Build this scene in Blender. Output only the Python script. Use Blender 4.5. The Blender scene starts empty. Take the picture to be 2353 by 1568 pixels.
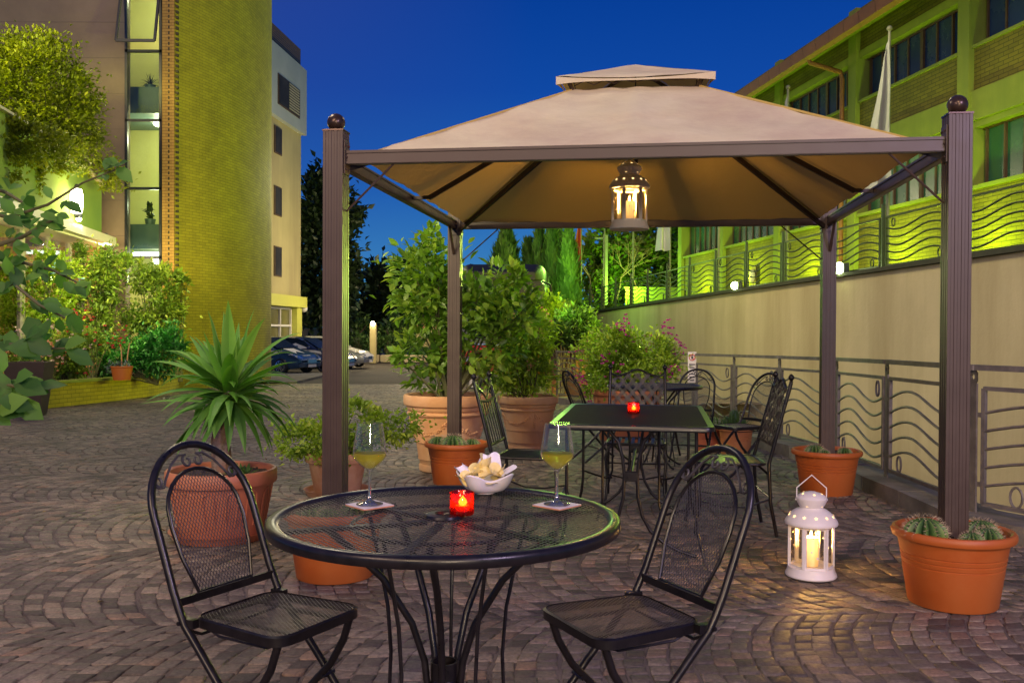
import bpy, math, random
import numpy as np
from mathutils import Vector, Matrix, noise
random.seed(7); RNG=np.random.default_rng(11)
PI=math.pi; sin=math.sin; cos=math.cos
SC=bpy.context.scene; COL=SC.collection
# ------------------------------------------------------------------ camera
F=2112.0; PITCH=-0.0118; ROLL=0.005; EYE=1.25
R0=Vector((1,0,0)); U0=Vector((0,-sin(PITCH),cos(PITCH))); FW=Vector((0,cos(PITCH),sin(PITCH)))
RR=(cos(ROLL)*R0+sin(ROLL)*U0); UU=(cos(ROLL)*U0-sin(ROLL)*R0)
cam=bpy.data.objects.new('camera',bpy.data.cameras.new('camera')); COL.objects.link(cam)
M=Matrix((RR,UU,-FW)).transposed().to_4x4(); M.translation=Vector((0,0,EYE)); cam.matrix_world=M
cam.data.sensor_width=36; cam.data.lens=36*F/2352; cam.data.clip_start=0.05; cam.data.clip_end=1500
SC.camera=cam
def ray(u,v): return FW*F+RR*(u-1176)-UU*(v-784)
def W(u,v,Y):                      # survey: sight line of the photo met at distance Y
    d=ray(u,v); return Vector((0,0,EYE))+d*(Y/d.y)
def tz(y):                         # the yard falls gently away from the terrace
    return 0.0 if y<6.5 else (-0.0165*(y-6.5) if y<40 else -0.553)
# ------------------------------------------------------------------ mesh builder
class MB:
    def __init__(s): s.v=[];s.f=[];s.t=[];s.u=[]
    def add(s,vs,fs,tone=.5,uv=None):
        o=len(s.v); s.v+=[tuple(p) for p in vs]; s.f+=[tuple(i+o for i in f) for f in fs]
        s.t+=(list(tone) if hasattr(tone,'__len__') else [tone]*len(vs))
        s.u+=(uv if uv else [(0,0,0)]*len(vs)); return s
    def box(s,c,d,m=None,tone=.5,bev=0):
        x,y,z=d[0]/2,d[1]/2,d[2]/2
        if bev:
            b=bev; vs=[];
            for zz,i in ((-z,b),(-z+b,0),(z-b,0),(z,b)):
                X=x-i;Y=y-i
                vs+=[(X-b,-Y,zz),(X,-Y+b,zz),(X,Y-b,zz),(X-b,Y,zz),(-X+b,Y,zz),(-X,Y-b,zz),(-X,-Y+b,zz),(-X+b,-Y,zz)]
            fs=[tuple(range(7,-1,-1)),tuple(range(24,32))]
            for r in range(3):
                for k in range(8): fs.append((r*8+k,r*8+(k+1)%8,(r+1)*8+(k+1)%8,(r+1)*8+k))
        else:
            vs=[(-x,-y,-z),(x,-y,-z),(x,y,-z),(-x,y,-z),(-x,-y,z),(x,-y,z),(x,y,z),(-x,y,z)]
            fs=[(3,2,1,0),(4,5,6,7),(0,1,5,4),(1,2,6,5),(2,3,7,6),(3,0,4,7)]
        c=Vector(c); vs=[(m@Vector(p) if m else Vector(p))+c for p in vs]
        return s.add(vs,fs,tone)
    def b2(s,a,b,tone=.5,bev=0):   # box from two corners
        a=Vector(a);b=Vector(b); return s.box((a+b)/2,[abs(q) for q in (b-a)],None,tone,bev)
    def tube(s,pts,r,n=8,closed=False,tone=.5,flat=None):
        P=[Vector(p) for p in pts]; N=len(P)
        if N<2: return s
        rs=r if hasattr(r,'__len__') else [r]*N
        up=None; vs=[]
        for i in range(N):
            if closed: t=P[(i+1)%N]-P[i-1]
            else: t=P[min(i+1,N-1)]-P[max(i-1,0)]
            if t.length<1e-9: t=Vector((0,0,1))
            t.normalize()
            if up is None:
                up=Vector((0,0,1)) if abs(t.z)<.9 else Vector((1,0,0))
                if flat is not None: up=Vector(flat)
            a=up-t*up.dot(t)
            if a.length<1e-6: a=t.orthogonal()
            a.normalize(); up=a; b=t.cross(a)
            for k in range(n):
                w=2*PI*(k+.5)/n; vs.append(P[i]+a*(rs[i]*cos(w))+b*(rs[i]*sin(w)))
        fs=[]; m=N if closed else N-1
        for i in range(m):
            j=(i+1)%N
            for k in range(n): fs.append((i*n+k,i*n+(k+1)%n,j*n+(k+1)%n,j*n+k))
        if not closed: fs+=[tuple(range(n-1,-1,-1)),tuple(range((N-1)*n,N*n))]
        return s.add(vs,fs,tone)
    def bar(s,a,b,w,h,up=(0,0,1),tone=.5):   # rectangular bar a-b; w across, h along up
        a=Vector(a);b=Vector(b);t=(b-a).normalized();u=Vector(up);u=(u-t*u.dot(t)).normalized();c=t.cross(u)
        vs=[]
        for p in (a,b):
            for i,j in ((-1,-1),(1,-1),(1,1),(-1,1)): vs.append(p+c*(i*w/2)+u*(j*h/2))
        return s.add(vs,[(3,2,1,0),(4,5,6,7),(0,1,5,4),(1,2,6,5),(2,3,7,6),(3,0,4,7)],tone)
    def lathe(s,prof,n=32,c=(0,0,0),tone=.5,sx=1,sy=1,cap=False,a0=0):
        c=Vector(c);vs=[];fs=[]
        for r,z in prof:
            for k in range(n):
                w=2*PI*k/n+a0; vs.append((c.x+r*cos(w)*sx,c.y+r*sin(w)*sy,c.z+z))
        m=len(prof)
        for i in range(m-1):
            for k in range(n): fs.append((i*n+k,i*n+(k+1)%n,(i+1)*n+(k+1)%n,(i+1)*n+k))
        if cap: fs+=[tuple(range(n-1,-1,-1)),tuple(range((m-1)*n,m*n))]
        return s.add(vs,fs,tone)
    def disc(s,c,r,n=24,tone=.5,rough=0):
        c=Vector(c);vs=[c]+[c+Vector((r*cos(2*PI*k/n),r*sin(2*PI*k/n),random.uniform(-rough,rough))) for k in range(n)]
        return s.add(vs,[(0,1+k,1+(k+1)%n) for k in range(n)],tone)
    def sphere(s,c,r,n=14,sz=1,tone=.5):
        prof=[(max(r*sin(PI*i/n),1e-4),-r*sz*cos(PI*i/n)) for i in range(n+1)]
        return s.lathe(prof,n*2,c,tone)
    def grid(s,fn,nu,nv,tone=.5,uv=None):
        vs=[];us=[]
        for j in range(nv+1):
            for i in range(nu+1):
                vs.append(fn(i/nu,j/nv)); us.append(uv(i/nu,j/nv) if uv else (0,0,0))
        w=nu+1
        return s.add(vs,[(j*w+i,j*w+i+1,(j+1)*w+i+1,(j+1)*w+i) for j in range(nv) for i in range(nu)],tone,us)
    def xf(s,m):
        s.v=[tuple(m@Vector(p)) for p in s.v]; return s
    def build(s,name,mat,parent=None,smooth=False,sharp=35):
        me=bpy.data.meshes.new(name); me.from_pydata(s.v,[],s.f)
        a=me.attributes.new('tone','FLOAT','POINT'); a.data.foreach_set('value',s.t)
        if any(q!=(0,0,0) for q in s.u[:50]+s.u[-50:]):
            a=me.attributes.new('map','FLOAT_VECTOR','POINT'); a.data.foreach_set('vector',[c for q in s.u for c in q])
        me.materials.append(mat); me.update()
        if smooth:
            me.polygons.foreach_set('use_smooth',[True]*len(me.polygons))
            me.set_sharp_from_angle(angle=math.radians(sharp))
        o=bpy.data.objects.new(name,me); COL.objects.link(o)
        if parent is not None: o.parent=parent
        return o
def arrays_mesh(name,V,Fc,tone,mat,parent=None,smooth=False):
    me=bpy.data.meshes.new(name); k=Fc.shape[1]
    me.vertices.add(len(V)); me.vertices.foreach_set('co',V.astype(np.float32).ravel())
    me.loops.add(Fc.size); me.loops.foreach_set('vertex_index',Fc.astype(np.int32).ravel())
    me.polygons.add(len(Fc)); me.polygons.foreach_set('loop_start',np.arange(0,Fc.size,k,dtype=np.int32))
    if smooth: me.polygons.foreach_set('use_smooth',np.ones(len(Fc),bool))
    me.update(calc_edges=True); me.validate()
    a=me.attributes.new('tone','FLOAT','POINT'); a.data.foreach_set('value',tone.astype(np.float32))
    me.materials.append(mat)
    o=bpy.data.objects.new(name,me); COL.objects.link(o)
    if parent is not None: o.parent=parent
    return o
def tag(o,label=None,cat=None,group=None,kind=None):
    for k,v in (('label',label),('category',cat),('group',group),('kind',kind)):
        if v: o[k]=v
    return o
def thing(name,label,cat,loc=(0,0,0),rz=0,group=None):
    o=bpy.data.objects.new(name,None); COL.objects.link(o); o.location=loc; o.rotation_euler=(0,0,rz)
    o.empty_display_size=.1
    return tag(o,label,cat,group)
def struct(o): o['kind']='structure'; return o
def dup(root,loc,rz,label=None,cat=None,group=None):
    def cp(o,par):
        c=o.copy(); COL.objects.link(c)
        if par is not None: c.parent=par
        for ch in list(o.children): cp(ch,c)
        return c
    r=cp(root,None); r.location=loc; r.rotation_euler=(0,0,rz)
    return tag(r,label,cat,group)
# ------------------------------------------------------------------ materials
def nodes(name):
    m=bpy.data.materials.new(name); m.use_nodes=True; nt=m.node_tree; nt.nodes.clear()
    out=nt.nodes.new('ShaderNodeOutputMaterial'); return m,nt,out
def N(nt,t,**k):
    n=nt.nodes.new(t)
    for a,b in k.items():
        if a.startswith('i_'): n.inputs[a[2:].replace('_',' ')].default_value=b
        else: setattr(n,a,b)
    return n
def L(nt,a,b): nt.links.new(a,b)
def ramp(nt,fac,stops):
    r=nt.nodes.new('ShaderNodeValToRGB'); e=r.color_ramp.elements
    while len(e)<len(stops): e.new(.5)
    for q,(p,c) in zip(e,stops): q.position=p; q.color=(*c,1)
    L(nt,fac,r.inputs[0]); return r.outputs[0]
def coords(nt,kind='Object'):
    if kind=='map':
        a=N(nt,'ShaderNodeAttribute',attribute_name='map'); return a.outputs['Vector']
    return N(nt,'ShaderNodeTexCoord').outputs[kind]
def surf(name,c1,c2=None,rough=.6,metal=0,scale=6,detail=6,bump=.15,bscale=40,spec=.5,tone=None,stain=None,coat=0,streak=None,bdist=.01):
    """noise-varied paint / stone / clay / metal"""
    m,nt,out=nodes(name); c2=c2 or tuple(min(1,x*1.25) for x in c1)
    b=N(nt,'ShaderNodeBsdfPrincipled'); b.inputs['Metallic'].default_value=metal
    b.inputs['Specular IOR Level'].default_value=spec; b.inputs['Coat Weight'].default_value=coat
    co=coords(nt); n=N(nt,'ShaderNodeTexNoise',i_Scale=scale,i_Detail=detail,i_Roughness=.6); L(nt,co,n.inputs['Vector'])
    col=ramp(nt,n.outputs[0],[(.3,c1),(.7,c2)])
    if stain or streak:
        mp=N(nt,'ShaderNodeMapping'); L(nt,co,mp.inputs['Vector'])
        mp.inputs['Scale'].default_value=(1,1,1) if stain else (1,1,.12)
        n2=N(nt,'ShaderNodeTexNoise',i_Scale=(scale*.35 if stain else scale*.8),i_Detail=8,i_Roughness=.65); L(nt,mp.outputs[0],n2.inputs['Vector'])
        r2=ramp(nt,n2.outputs[0],[(.42,(0,0,0)),(.68,(1,1,1))])
        mx=N(nt,'ShaderNodeMix',data_type='RGBA'); L(nt,r2,mx.inputs[0]); L(nt,col,mx.inputs[6]); mx.inputs[7].default_value=(*(stain or streak),1); col=mx.outputs[2]
    if tone:
        a=N(nt,'ShaderNodeAttribute',attribute_name='tone')
        mx=N(nt,'ShaderNodeMix',data_type='RGBA',blend_type='MULTIPLY'); mx.inputs[0].default_value=1
        r3=ramp(nt,a.outputs['Fac'],tone); L(nt,col,mx.inputs[6]); L(nt,r3,mx.inputs[7]); col=mx.outputs[2]
    L(nt,col,b.inputs['Base Color'])
    rr=N(nt,'ShaderNodeMapRange'); L(nt,n.outputs[0],rr.inputs[0]); rr.inputs[3].default_value=max(0.02,rough-.1); rr.inputs[4].default_value=min(1,rough+.12)
    L(nt,rr.outputs[0],b.inputs['Roughness'])
    if bump:
        n3=N(nt,'ShaderNodeTexNoise',i_Scale=bscale,i_Detail=5); L(nt,co,n3.inputs['Vector'])
        bp=N(nt,'ShaderNodeBump',i_Strength=bump,i_Distance=bdist); L(nt,n3.outputs[0],bp.inputs['Height']); L(nt,bp.outputs[0],b.inputs['Normal'])
    L(nt,b.outputs[0],out.inputs[0]); return m
def brick(name,c1,c2,mortar,bw=.25,bh=.075,ms=.008,plane='xz',rough=.8,tint=None,bump=.5):
    m,nt,out=nodes(name); b=N(nt,'ShaderNodeBsdfPrincipled',i_Roughness=rough)
    if plane=='map': v=coords(nt,'map')
    else:
        sp=N(nt,'ShaderNodeSeparateXYZ'); L(nt,coords(nt),sp.inputs[0]); cb=N(nt,'ShaderNodeCombineXYZ')
        L(nt,sp.outputs['X' if plane[0]=='x' else 'Y'],cb.inputs[0]); L(nt,sp.outputs['Z'],cb.inputs[1]); v=cb.outputs[0]
    t=N(nt,'ShaderNodeTexBrick'); L(nt,v,t.inputs['Vector'])
    for k,q in (('Scale',1),('Mortar Size',ms),('Mortar Smooth',.3),('Bias',0),('Brick Width',bw),('Row Height',bh)): t.inputs[k].default_value=q
    t.inputs['Color1'].default_value=(*c1,1);t.inputs['Color2'].default_value=(*c2,1);t.inputs['Mortar'].default_value=(*mortar,1)
    n=N(nt,'ShaderNodeTexNoise',i_Scale=1.1,i_Detail=8,i_Roughness=.65); L(nt,v,n.inputs['Vector'])
    r=ramp(nt,n.outputs[0],[(.3,(.74,.74,.74)),(.5,(.95,.95,.95)),(.7,(1.1,1.1,1.1))])
    mx=N(nt,'ShaderNodeMix',data_type='RGBA',blend_type='MULTIPLY'); mx.inputs[0].default_value=1
    L(nt,t.outputs['Color'],mx.inputs[6]); L(nt,r,mx.inputs[7]); L(nt,mx.outputs[2],b.inputs['Base Color'])
    inv=N(nt,'ShaderNodeMath',operation='SUBTRACT'); inv.inputs[0].default_value=1; L(nt,t.outputs['Fac'],inv.inputs[1])
    bp=N(nt,'ShaderNodeBump',i_Strength=bump,i_Distance=.012); L(nt,inv.outputs[0],bp.inputs['Height']); L(nt,bp.outputs[0],b.inputs['Normal'])
    L(nt,b.outputs[0],out.inputs[0]); return m
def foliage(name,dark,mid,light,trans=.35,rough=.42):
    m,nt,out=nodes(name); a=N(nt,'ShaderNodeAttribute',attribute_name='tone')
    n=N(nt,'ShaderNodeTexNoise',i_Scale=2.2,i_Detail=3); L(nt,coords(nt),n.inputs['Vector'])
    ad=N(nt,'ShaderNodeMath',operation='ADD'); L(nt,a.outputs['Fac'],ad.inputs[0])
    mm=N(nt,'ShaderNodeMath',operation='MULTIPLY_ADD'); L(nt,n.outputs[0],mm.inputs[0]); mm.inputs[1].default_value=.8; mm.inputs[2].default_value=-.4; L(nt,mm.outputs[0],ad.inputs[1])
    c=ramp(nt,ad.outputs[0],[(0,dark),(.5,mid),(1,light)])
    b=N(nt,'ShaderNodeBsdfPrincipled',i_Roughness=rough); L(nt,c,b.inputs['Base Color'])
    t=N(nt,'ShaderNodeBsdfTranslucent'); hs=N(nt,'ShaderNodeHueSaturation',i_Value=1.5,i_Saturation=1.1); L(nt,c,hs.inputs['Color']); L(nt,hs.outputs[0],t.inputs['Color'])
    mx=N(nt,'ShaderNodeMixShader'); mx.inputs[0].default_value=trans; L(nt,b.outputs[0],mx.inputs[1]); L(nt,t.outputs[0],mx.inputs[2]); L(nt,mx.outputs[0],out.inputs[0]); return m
def emis(name,c,s):
    m,nt,out=nodes(name); e=N(nt,'ShaderNodeEmission',i_Strength=s); e.inputs['Color'].default_value=(*c,1)
    # slight variation so a lit surface is not one flat value
    n=N(nt,'ShaderNodeTexNoise',i_Scale=3.0,i_Detail=2); L(nt,coords(nt),n.inputs['Vector'])
    mr=N(nt,'ShaderNodeMapRange'); L(nt,n.outputs[0],mr.inputs[0]); mr.inputs[3].default_value=s*.75; mr.inputs[4].default_value=s*1.25; L(nt,mr.outputs[0],e.inputs['Strength'])
    L(nt,e.outputs[0],out.inputs[0]); return m
def pane_glass(name,tint=(1,1,1),refl=.12,rough=.03,glow=None):
    m,nt,out=nodes(name); t=N(nt,'ShaderNodeBsdfTransparent'); t.inputs[0].default_value=(*tint,1)
    g=N(nt,'ShaderNodeBsdfGlossy',i_Roughness=rough); lw=N(nt,'ShaderNodeLayerWeight',i_Blend=.25)
    mr=N(nt,'ShaderNodeMapRange'); L(nt,lw.outputs['Fresnel'],mr.inputs[0]); mr.inputs[3].default_value=refl*.4; mr.inputs[4].default_value=min(1,refl*4)
    mx=N(nt,'ShaderNodeMixShader'); L(nt,mr.outputs[0],mx.inputs[0]); L(nt,t.outputs[0],mx.inputs[1]); L(nt,g.outputs[0],mx.inputs[2])
    L(nt,mx.outputs[0],out.inputs[0]); return m
MT={}
MT['iron']=surf('wrought_iron',(.005,.0045,.006),(.012,.010,.012),rough=.30,scale=30,bump=.06,bscale=180,spec=.42,bdist=.002)
MT['meshiron']=surf('expanded_metal_paint',(.03,.025,.03),(.055,.047,.05),rough=.38,scale=40,bump=0,spec=.6)
MT['meshdull']=surf('expanded_metal_dull',(.018,.013,.012),(.035,.026,.022),rough=.6,scale=40,bump=0,spec=.3)
MT['iron_grey']=surf('wrought_iron_worn',(.03,.028,.033),(.07,.065,.07),rough=.42,scale=40,bump=.25,bscale=150,bdist=.002)
MT['bronze']=surf('bronze_aluminium',(.050,.030,.024),(.066,.042,.032),rough=.42,scale=8,bump=.05,bscale=200,bdist=.001)
MT['ball']=surf('finial_metal',(.05,.03,.022),(.07,.042,.03),rough=.28,scale=10,metal=.5,bump=0)
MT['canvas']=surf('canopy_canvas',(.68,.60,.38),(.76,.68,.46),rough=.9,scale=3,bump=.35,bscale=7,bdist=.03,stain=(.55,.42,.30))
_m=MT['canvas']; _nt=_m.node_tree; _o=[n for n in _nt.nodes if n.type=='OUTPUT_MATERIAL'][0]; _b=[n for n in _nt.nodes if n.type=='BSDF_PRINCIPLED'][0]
_t=N(_nt,'ShaderNodeBsdfTranslucent'); _t.inputs[0].default_value=(.58,.42,.16,1); _x=N(_nt,'ShaderNodeMixShader'); _x.inputs[0].default_value=.10; _g=N(_nt,'ShaderNodeNewGeometry'); _cm=N(_nt,'ShaderNodeMix',data_type='RGBA'); _src=_b.inputs['Base Color'].links[0].from_socket; L(_nt,_g.outputs['Backfacing'],_cm.inputs[0]); L(_nt,_src,_cm.inputs[7]); _cm.inputs[6].default_value=(.56,.41,.12,1); L(_nt,_cm.outputs[2],_b.inputs['Base Color']); L(_nt,_b.outputs[0],_x.inputs[1]); L(_nt,_t.outputs[0],_x.inputs[2]); L(_nt,_x.outputs[0],_o.inputs[0])  # underside shade put into the back-face colour, a darker olive gold
MT['galv']=surf('galvanised_grey_steel',(.12,.11,.105),(.19,.175,.165),rough=.5,scale=18,bump=.15,bscale=90,stain=(.09,.08,.075),bdist=.003)
MT['plasticpot']=surf('plastic_pot',(.38,.080,.010),(.46,.11,.015),rough=.5,scale=4,bump=.08,bscale=60,stain=(.44,.13,.03),bdist=.003)
MT['clay']=surf('terracotta',(.40,.16,.07),(.52,.25,.12),rough=.8,scale=7,bump=.3,bscale=50,stain=(.58,.36,.24),bdist=.005)
MT['claybig']=surf('terracotta_pale',(.50,.235,.10),(.60,.31,.15),rough=.85,scale=3.5,bump=.35,bscale=40,stain=(.62,.40,.25),bdist=.006)
MT['soil']=surf('potting_soil',(.05,.033,.02),(.12,.085,.06),rough=.95,scale=60,bump=1,bscale=120)
MT['white']=surf('white_enamel',(.72,.68,.66),(.78,.74,.72),rough=.4,scale=6,bump=.04,bscale=80)
MT['chrome']=surf('polished_metal',(.6,.6,.62),rough=.15,metal=1,bump=0)
MT['stem']=surf('green_stem',(.06,.07,.02),(.11,.10,.04),rough=.7,scale=20,bump=.3)
MT['bark']=surf('bark',(.07,.05,.035),(.15,.11,.08),rough=.9,scale=18,bump=1,bscale=45,bdist=.02)
MT['yuccabark']=surf('yucca_bark',(.16,.11,.09),(.30,.22,.19),rough=.9,scale=25,bump=1,bscale=60,bdist=.01,stain=(.22,.09,.045))
MT['kerb']=surf('travertine_kerb',(.16,.145,.125),(.26,.24,.20),rough=.85,scale=5,bump=.5,bscale=30,stain=(.10,.09,.075))
MT['plaster']=surf('ramp_plaster',(.44,.37,.25),(.52,.44,.30),rough=.92,scale=1.1,bump=.4,bscale=18,streak=(.35,.285,.18))
MT['asphalt']=surf('asphalt',(.055,.045,.033),(.085,.07,.05),rough=.85,scale=.8,bump=.4,bscale=90,stain=(.035,.03,.022))
MT['mortar']=surf('joint_sand',(.085,.068,.057),(.175,.14,.115),rough=.95,scale=3,bump=.6,bscale=150)
MT['darkglass']=surf('dark_pane',(.008,.014,.025),(.014,.024,.036),rough=.2,scale=2,bump=0,spec=.10)
MT['navypane']=surf('navy_pane',(.012,.03,.10),(.02,.05,.14),rough=.25,scale=1.5,bump=0,spec=.45)  # blue sky reflection put into the pane colour
MT['greenpane']=surf('frosted_pane',(.015,.075,.045),(.03,.12,.07),rough=.25,scale=1.5,bump=0,spec=.7)
MT['mullion']=surf('brown_window_frame',(.06,.035,.018),(.10,.06,.03),rough=.6,bump=0)
MT['concrete']=surf('painted_concrete',(.19,.235,.035),(.25,.30,.05),rough=.85,scale=2.5,bump=.3,bscale=25,streak=(.18,.23,.04))
MT['fascia']=surf('copper_gutter',(.20,.075,.03),(.27,.11,.04),rough=.6,scale=2,bump=.2)
MT['brickR']=brick('yellow_brick_right',(.19,.165,.015),(.14,.125,.012),(.07,.065,.01),plane='xz')
MT['blackmetal']=surf('black_frame',(.02,.025,.03),(.035,.04,.05),rough=.35,bump=0)
# ------------------------------------------------------------------ ground
FENCE=[(3.75,4.35),(2.95,5.87),(3.0,7.35),(3.12,8.83),(3.0,10.3),(2.84,11.75),(2.63,13.2),(2.33,14.65),(1.95,16.05),(1.5,17.4),(.92,18.7)]
def fence_x(y):
    P=FENCE
    if y<=P[0][1]: return P[0][0]+(P[0][1]-y)*.6
    for a,b in zip(P,P[1:]):
        if y<=b[1]: return a[0]+(b[0]-a[0])*(y-a[1])/(b[1]-a[1])
    return 200
def wall_x(y): return 8-.154*y
g=MB(); ys=[-8,-4,0,2]+[3+i*.6 for i in range(27)]+[19.3,21,24,27,30,34,40,60,100,250,700]
for y0,y1 in zip(ys,ys[1:]):
    if y0<18.7: x0,x1=fence_x(y0),fence_x(min(y1,18.7))
    elif y0<21: x0=x1=.92
    else: x0,x1=(wall_x(y0)+.1,wall_x(y1)+.1) if y0<60 else (300,300)
    x0+=.02;x1+=.02
    g.add([(-300,y0,tz(y0)-.03),(x0,y0,tz(y0)-.03),(x1,y1,tz(y1)-.03),(-300,y1,tz(y1)-.03)],[(0,1,2,3)])
struct(g.build('ground',MT['asphalt']))
# ramp that drops behind the railing
g=MB(); g.add([(.9,-6,-2.3),(14,-6,-2.3),(12,21.2,-2.0),(.5,21.2,-2.0)],[(0,1,2,3)])
struct(g.build('ramp_road',surf('ramp_concrete',(.26,.23,.14),(.34,.31,.2),rough=.9,scale=1.2,stain=(.2,.18,.12))))
g=MB()
for (x0,y0),(x1,y1) in zip(FENCE,FENCE[1:]):
    g.add([(x0+.14,y0,-2.3),(x1+.14,y1,-2.3),(x1+.14,y1,tz(y1)-.02),(x0+.14,y0,tz(y0)-.02)],[(0,1,2,3)])
g.add([(.9,19.2,-2.3),(5.2,21,-2.3),(5.2,21,-.3),(.9,19.2,-.25)],[(0,1,2,3)])
g.add([(1.04,18.7,-2.3),(1.04,19.3,-2.3),(1.04,19.3,-.22),(1.04,18.7,-.22)],[(0,1,2,3)])
struct(g.build('ramp_side_wall',MT['plaster']))
# cobbles laid in segmental arcs: every stone is its own low block
mc,nt,out=nodes('porphyry_cobble')
b=N(nt,'ShaderNodeBsdfPrincipled',i_Roughness=.62); a=N(nt,'ShaderNodeAttribute',attribute_name='tone')
col=ramp(nt,a.outputs['Fac'],[(0,(.070,.058,.052)),(.35,(.125,.104,.090)),(.6,(.168,.139,.117)),(.8,(.235,.194,.158)),(1,(.21,.145,.108))])
n1=N(nt,'ShaderNodeTexNoise',i_Scale=55,i_Detail=6,i_Roughness=.7); L(nt,coords(nt),n1.inputs['Vector'])
r1=ramp(nt,n1.outputs[0],[(.3,(.5,.5,.5)),(.7,(1.5,1.48,1.45))])
mx=N(nt,'ShaderNodeMix',data_type='RGBA',blend_type='MULTIPLY'); mx.inputs[0].default_value=1; L(nt,col,mx.inputs[6]); L(nt,r1,mx.inputs[7])
n2=N(nt,'ShaderNodeTexNoise',i_Scale=.55,i_Detail=6,i_Roughness=.6); L(nt,coords(nt),n2.inputs['Vector'])
r2=ramp(nt,n2.outputs[0],[(.32,(.55,.52,.46)),(.5,(1,.98,.94)),(.68,(1.35,1.28,1.15))])
m2=N(nt,'ShaderNodeMix',data_type='RGBA',blend_type='MULTIPLY'); m2.inputs[0].default_value=1; L(nt,mx.outputs[2],m2.inputs[6]); L(nt,r2,m2.inputs[7]); L(nt,m2.outputs[2],b.inputs['Base Color'])
n3=N(nt,'ShaderNodeTexNoise',i_Scale=38,i_Detail=8,i_Roughness=.65); L(nt,coords(nt),n3.inputs['Vector'])
bp=N(nt,'ShaderNodeBump',i_Strength=.6,i_Distance=.006); L(nt,n3.outputs[0],bp.inputs['Height']); L(nt,bp.outputs[0],b.inputs['Normal'])
mr=N(nt,'ShaderNodeMapRange'); L(nt,n3.outputs[0],mr.inputs[0]); mr.inputs[3].default_value=.42; mr.inputs[4].default_value=.8; L(nt,mr.outputs[0],b.inputs['Roughness'])
L(nt,b.outputs[0],out.inputs[0])
LW=1.45; RA=1.12; PH=math.radians(4); cP,sP=cos(PH),sin(PH)
quads=[];tones=[]
rngc=random.Random(3)
s_edges=[]
def arc(s): return -(RA-math.sqrt(RA*RA-s*s))
nst=17
for lane in range(-2,22):
    yc=lane*LW+.35; ph=rngc.random()*.1; al0=-18; al1=16
    k=0
    while True:
        base=al0+k*.084+ph; k+=1
        if base>al1: break
        cuts=[-LW/2+LW*(i+.0)/nst for i in range(nst+1)]
        off=rngc.uniform(-.03,.03)
        cuts=[max(-LW/2,min(LW/2,c+(off+rngc.uniform(-.014,.014) if 0<i<nst else 0))) for i,c in enumerate(cuts)]
        xm=base*cP-yc*sP; ym=base*sP+yc*cP
        if ym<.7 or ym>27.6 or abs(xm)>ym*.60+2.2: continue
        wob=rngc.uniform(-.008,.008)
        for a0,a1 in zip(cuts,cuts[1:]):
            if a1-a0<.03: continue
            q=[]
            j=lambda: rngc.uniform(-.0075,.0075)
            for (ss,bb) in ((a0,base),(a0,base+.084),(a1,base+.084),(a1,base)):
                X=bb-arc(ss)+j()+wob; Y=yc+ss+j()
                q.append((X*cP-Y*sP,X*sP+Y*cP))
            cx=sum(p[0] for p in q)/4; cy=sum(p[1] for p in q)/4
            if cy<.9 or cy>27 or cx>fence_x(cy)-.17 or abs(cx)>cy*.58+1.2: continue
            quads.append(q); tones.append(min(1,max(0,rngc.gauss(.48,.30))))
Q=np.array(quads); n=len(Q); ctr=Q.mean(1,keepdims=True)
gap=.935; q0=ctr+(Q-ctr)*gap; q1=ctr+(Q-ctr)*(gap-.045); q2=ctr+(Q-ctr)*(gap-.22)
zt=np.where(ctr[:,0,1]<6.5,0,-.0165*(ctr[:,0,1]-6.5)); h=RNG.uniform(-.0025,.0025,n)+zt
V=np.zeros((n,12,3)); V[:,0:4,:2]=q0; V[:,4:8,:2]=q1; V[:,8:12,:2]=q2
tilt=RNG.normal(0,.014,(n,2))
for k,z in ((0,-.020),(4,-.0035),(8,-.001)):
    sl=((V[:,k:k+4,:2]-ctr)*tilt[:,None,:]).sum(2); V[:,k:k+4,2]=(h+z)[:,None]+sl
fc=[(0,3,7,4),(3,2,6,7),(2,1,5,6),(1,0,4,5),(4,7,11,8),(7,6,10,11),(6,5,9,10),(5,4,8,9),(8,11,10,9)]
Fc=(np.arange(n)[:,None,None]*12+np.array(fc)[None]).reshape(-1,4)
nzv=np.array([noise.noise(Vector((x*1.1,y*1.1,0)))*.008+noise.noise(Vector((x*3.3,y*3.3,5)))*.001 for x,y in ctr[:,0,:]]); V[:,:,2]+=nzv[:,None]
struct(arrays_mesh('cobblestone_paving',V.reshape(-1,3),Fc,np.repeat(np.array(tones),12),mc))
g=MB(); ys=[.2+.4*i for i in range(67)]
def bedx(y,u): 
    a_=-.6*y-2; b_=min(fence_x(y)-.05,6) if y<18.6 else .9
    return a_+(b_-a_)*u
for y0,y1 in zip(ys,ys[1:]):
    n0=44; vs=[]
    for y in (y0,y1):
        for i in range(n0+1): x=bedx(y,i/n0); vs.append((x,y,tz(y)-.0075+noise.noise(Vector((x*1.1,y*1.1,0)))*.008))
    g.add(vs,[(i,i+1,n0+2+i,n0+1+i) for i in range(n0)])
struct(g.build('paving_joint_sand',MT['mortar']))
# kerb
g=MB()
for (x0,y0),(x1,y1) in zip(FENCE,FENCE[1:]):
    d=Vector((x1-x0,y1-y0,0)); Ln=d.length; d.normalize(); k=2
    for i in range(k):
        a=Vector((x0,y0,tz(y0)+.045))+d*(Ln*i/k+.006); b=Vector((x0,y0,tz(y0)+.045))+d*(Ln*(i+1)/k-.006); b.z=tz(b.y)+.045
        g.bar(a,b,.36,.13,tone=.5)
    g.bar(Vector((x0,y0,tz(y0)+.02)),Vector((x1,y1,tz(y1)+.02)),.34,.12)
tag(g.build('kerb',MT['kerb']),kind='structure')
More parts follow.
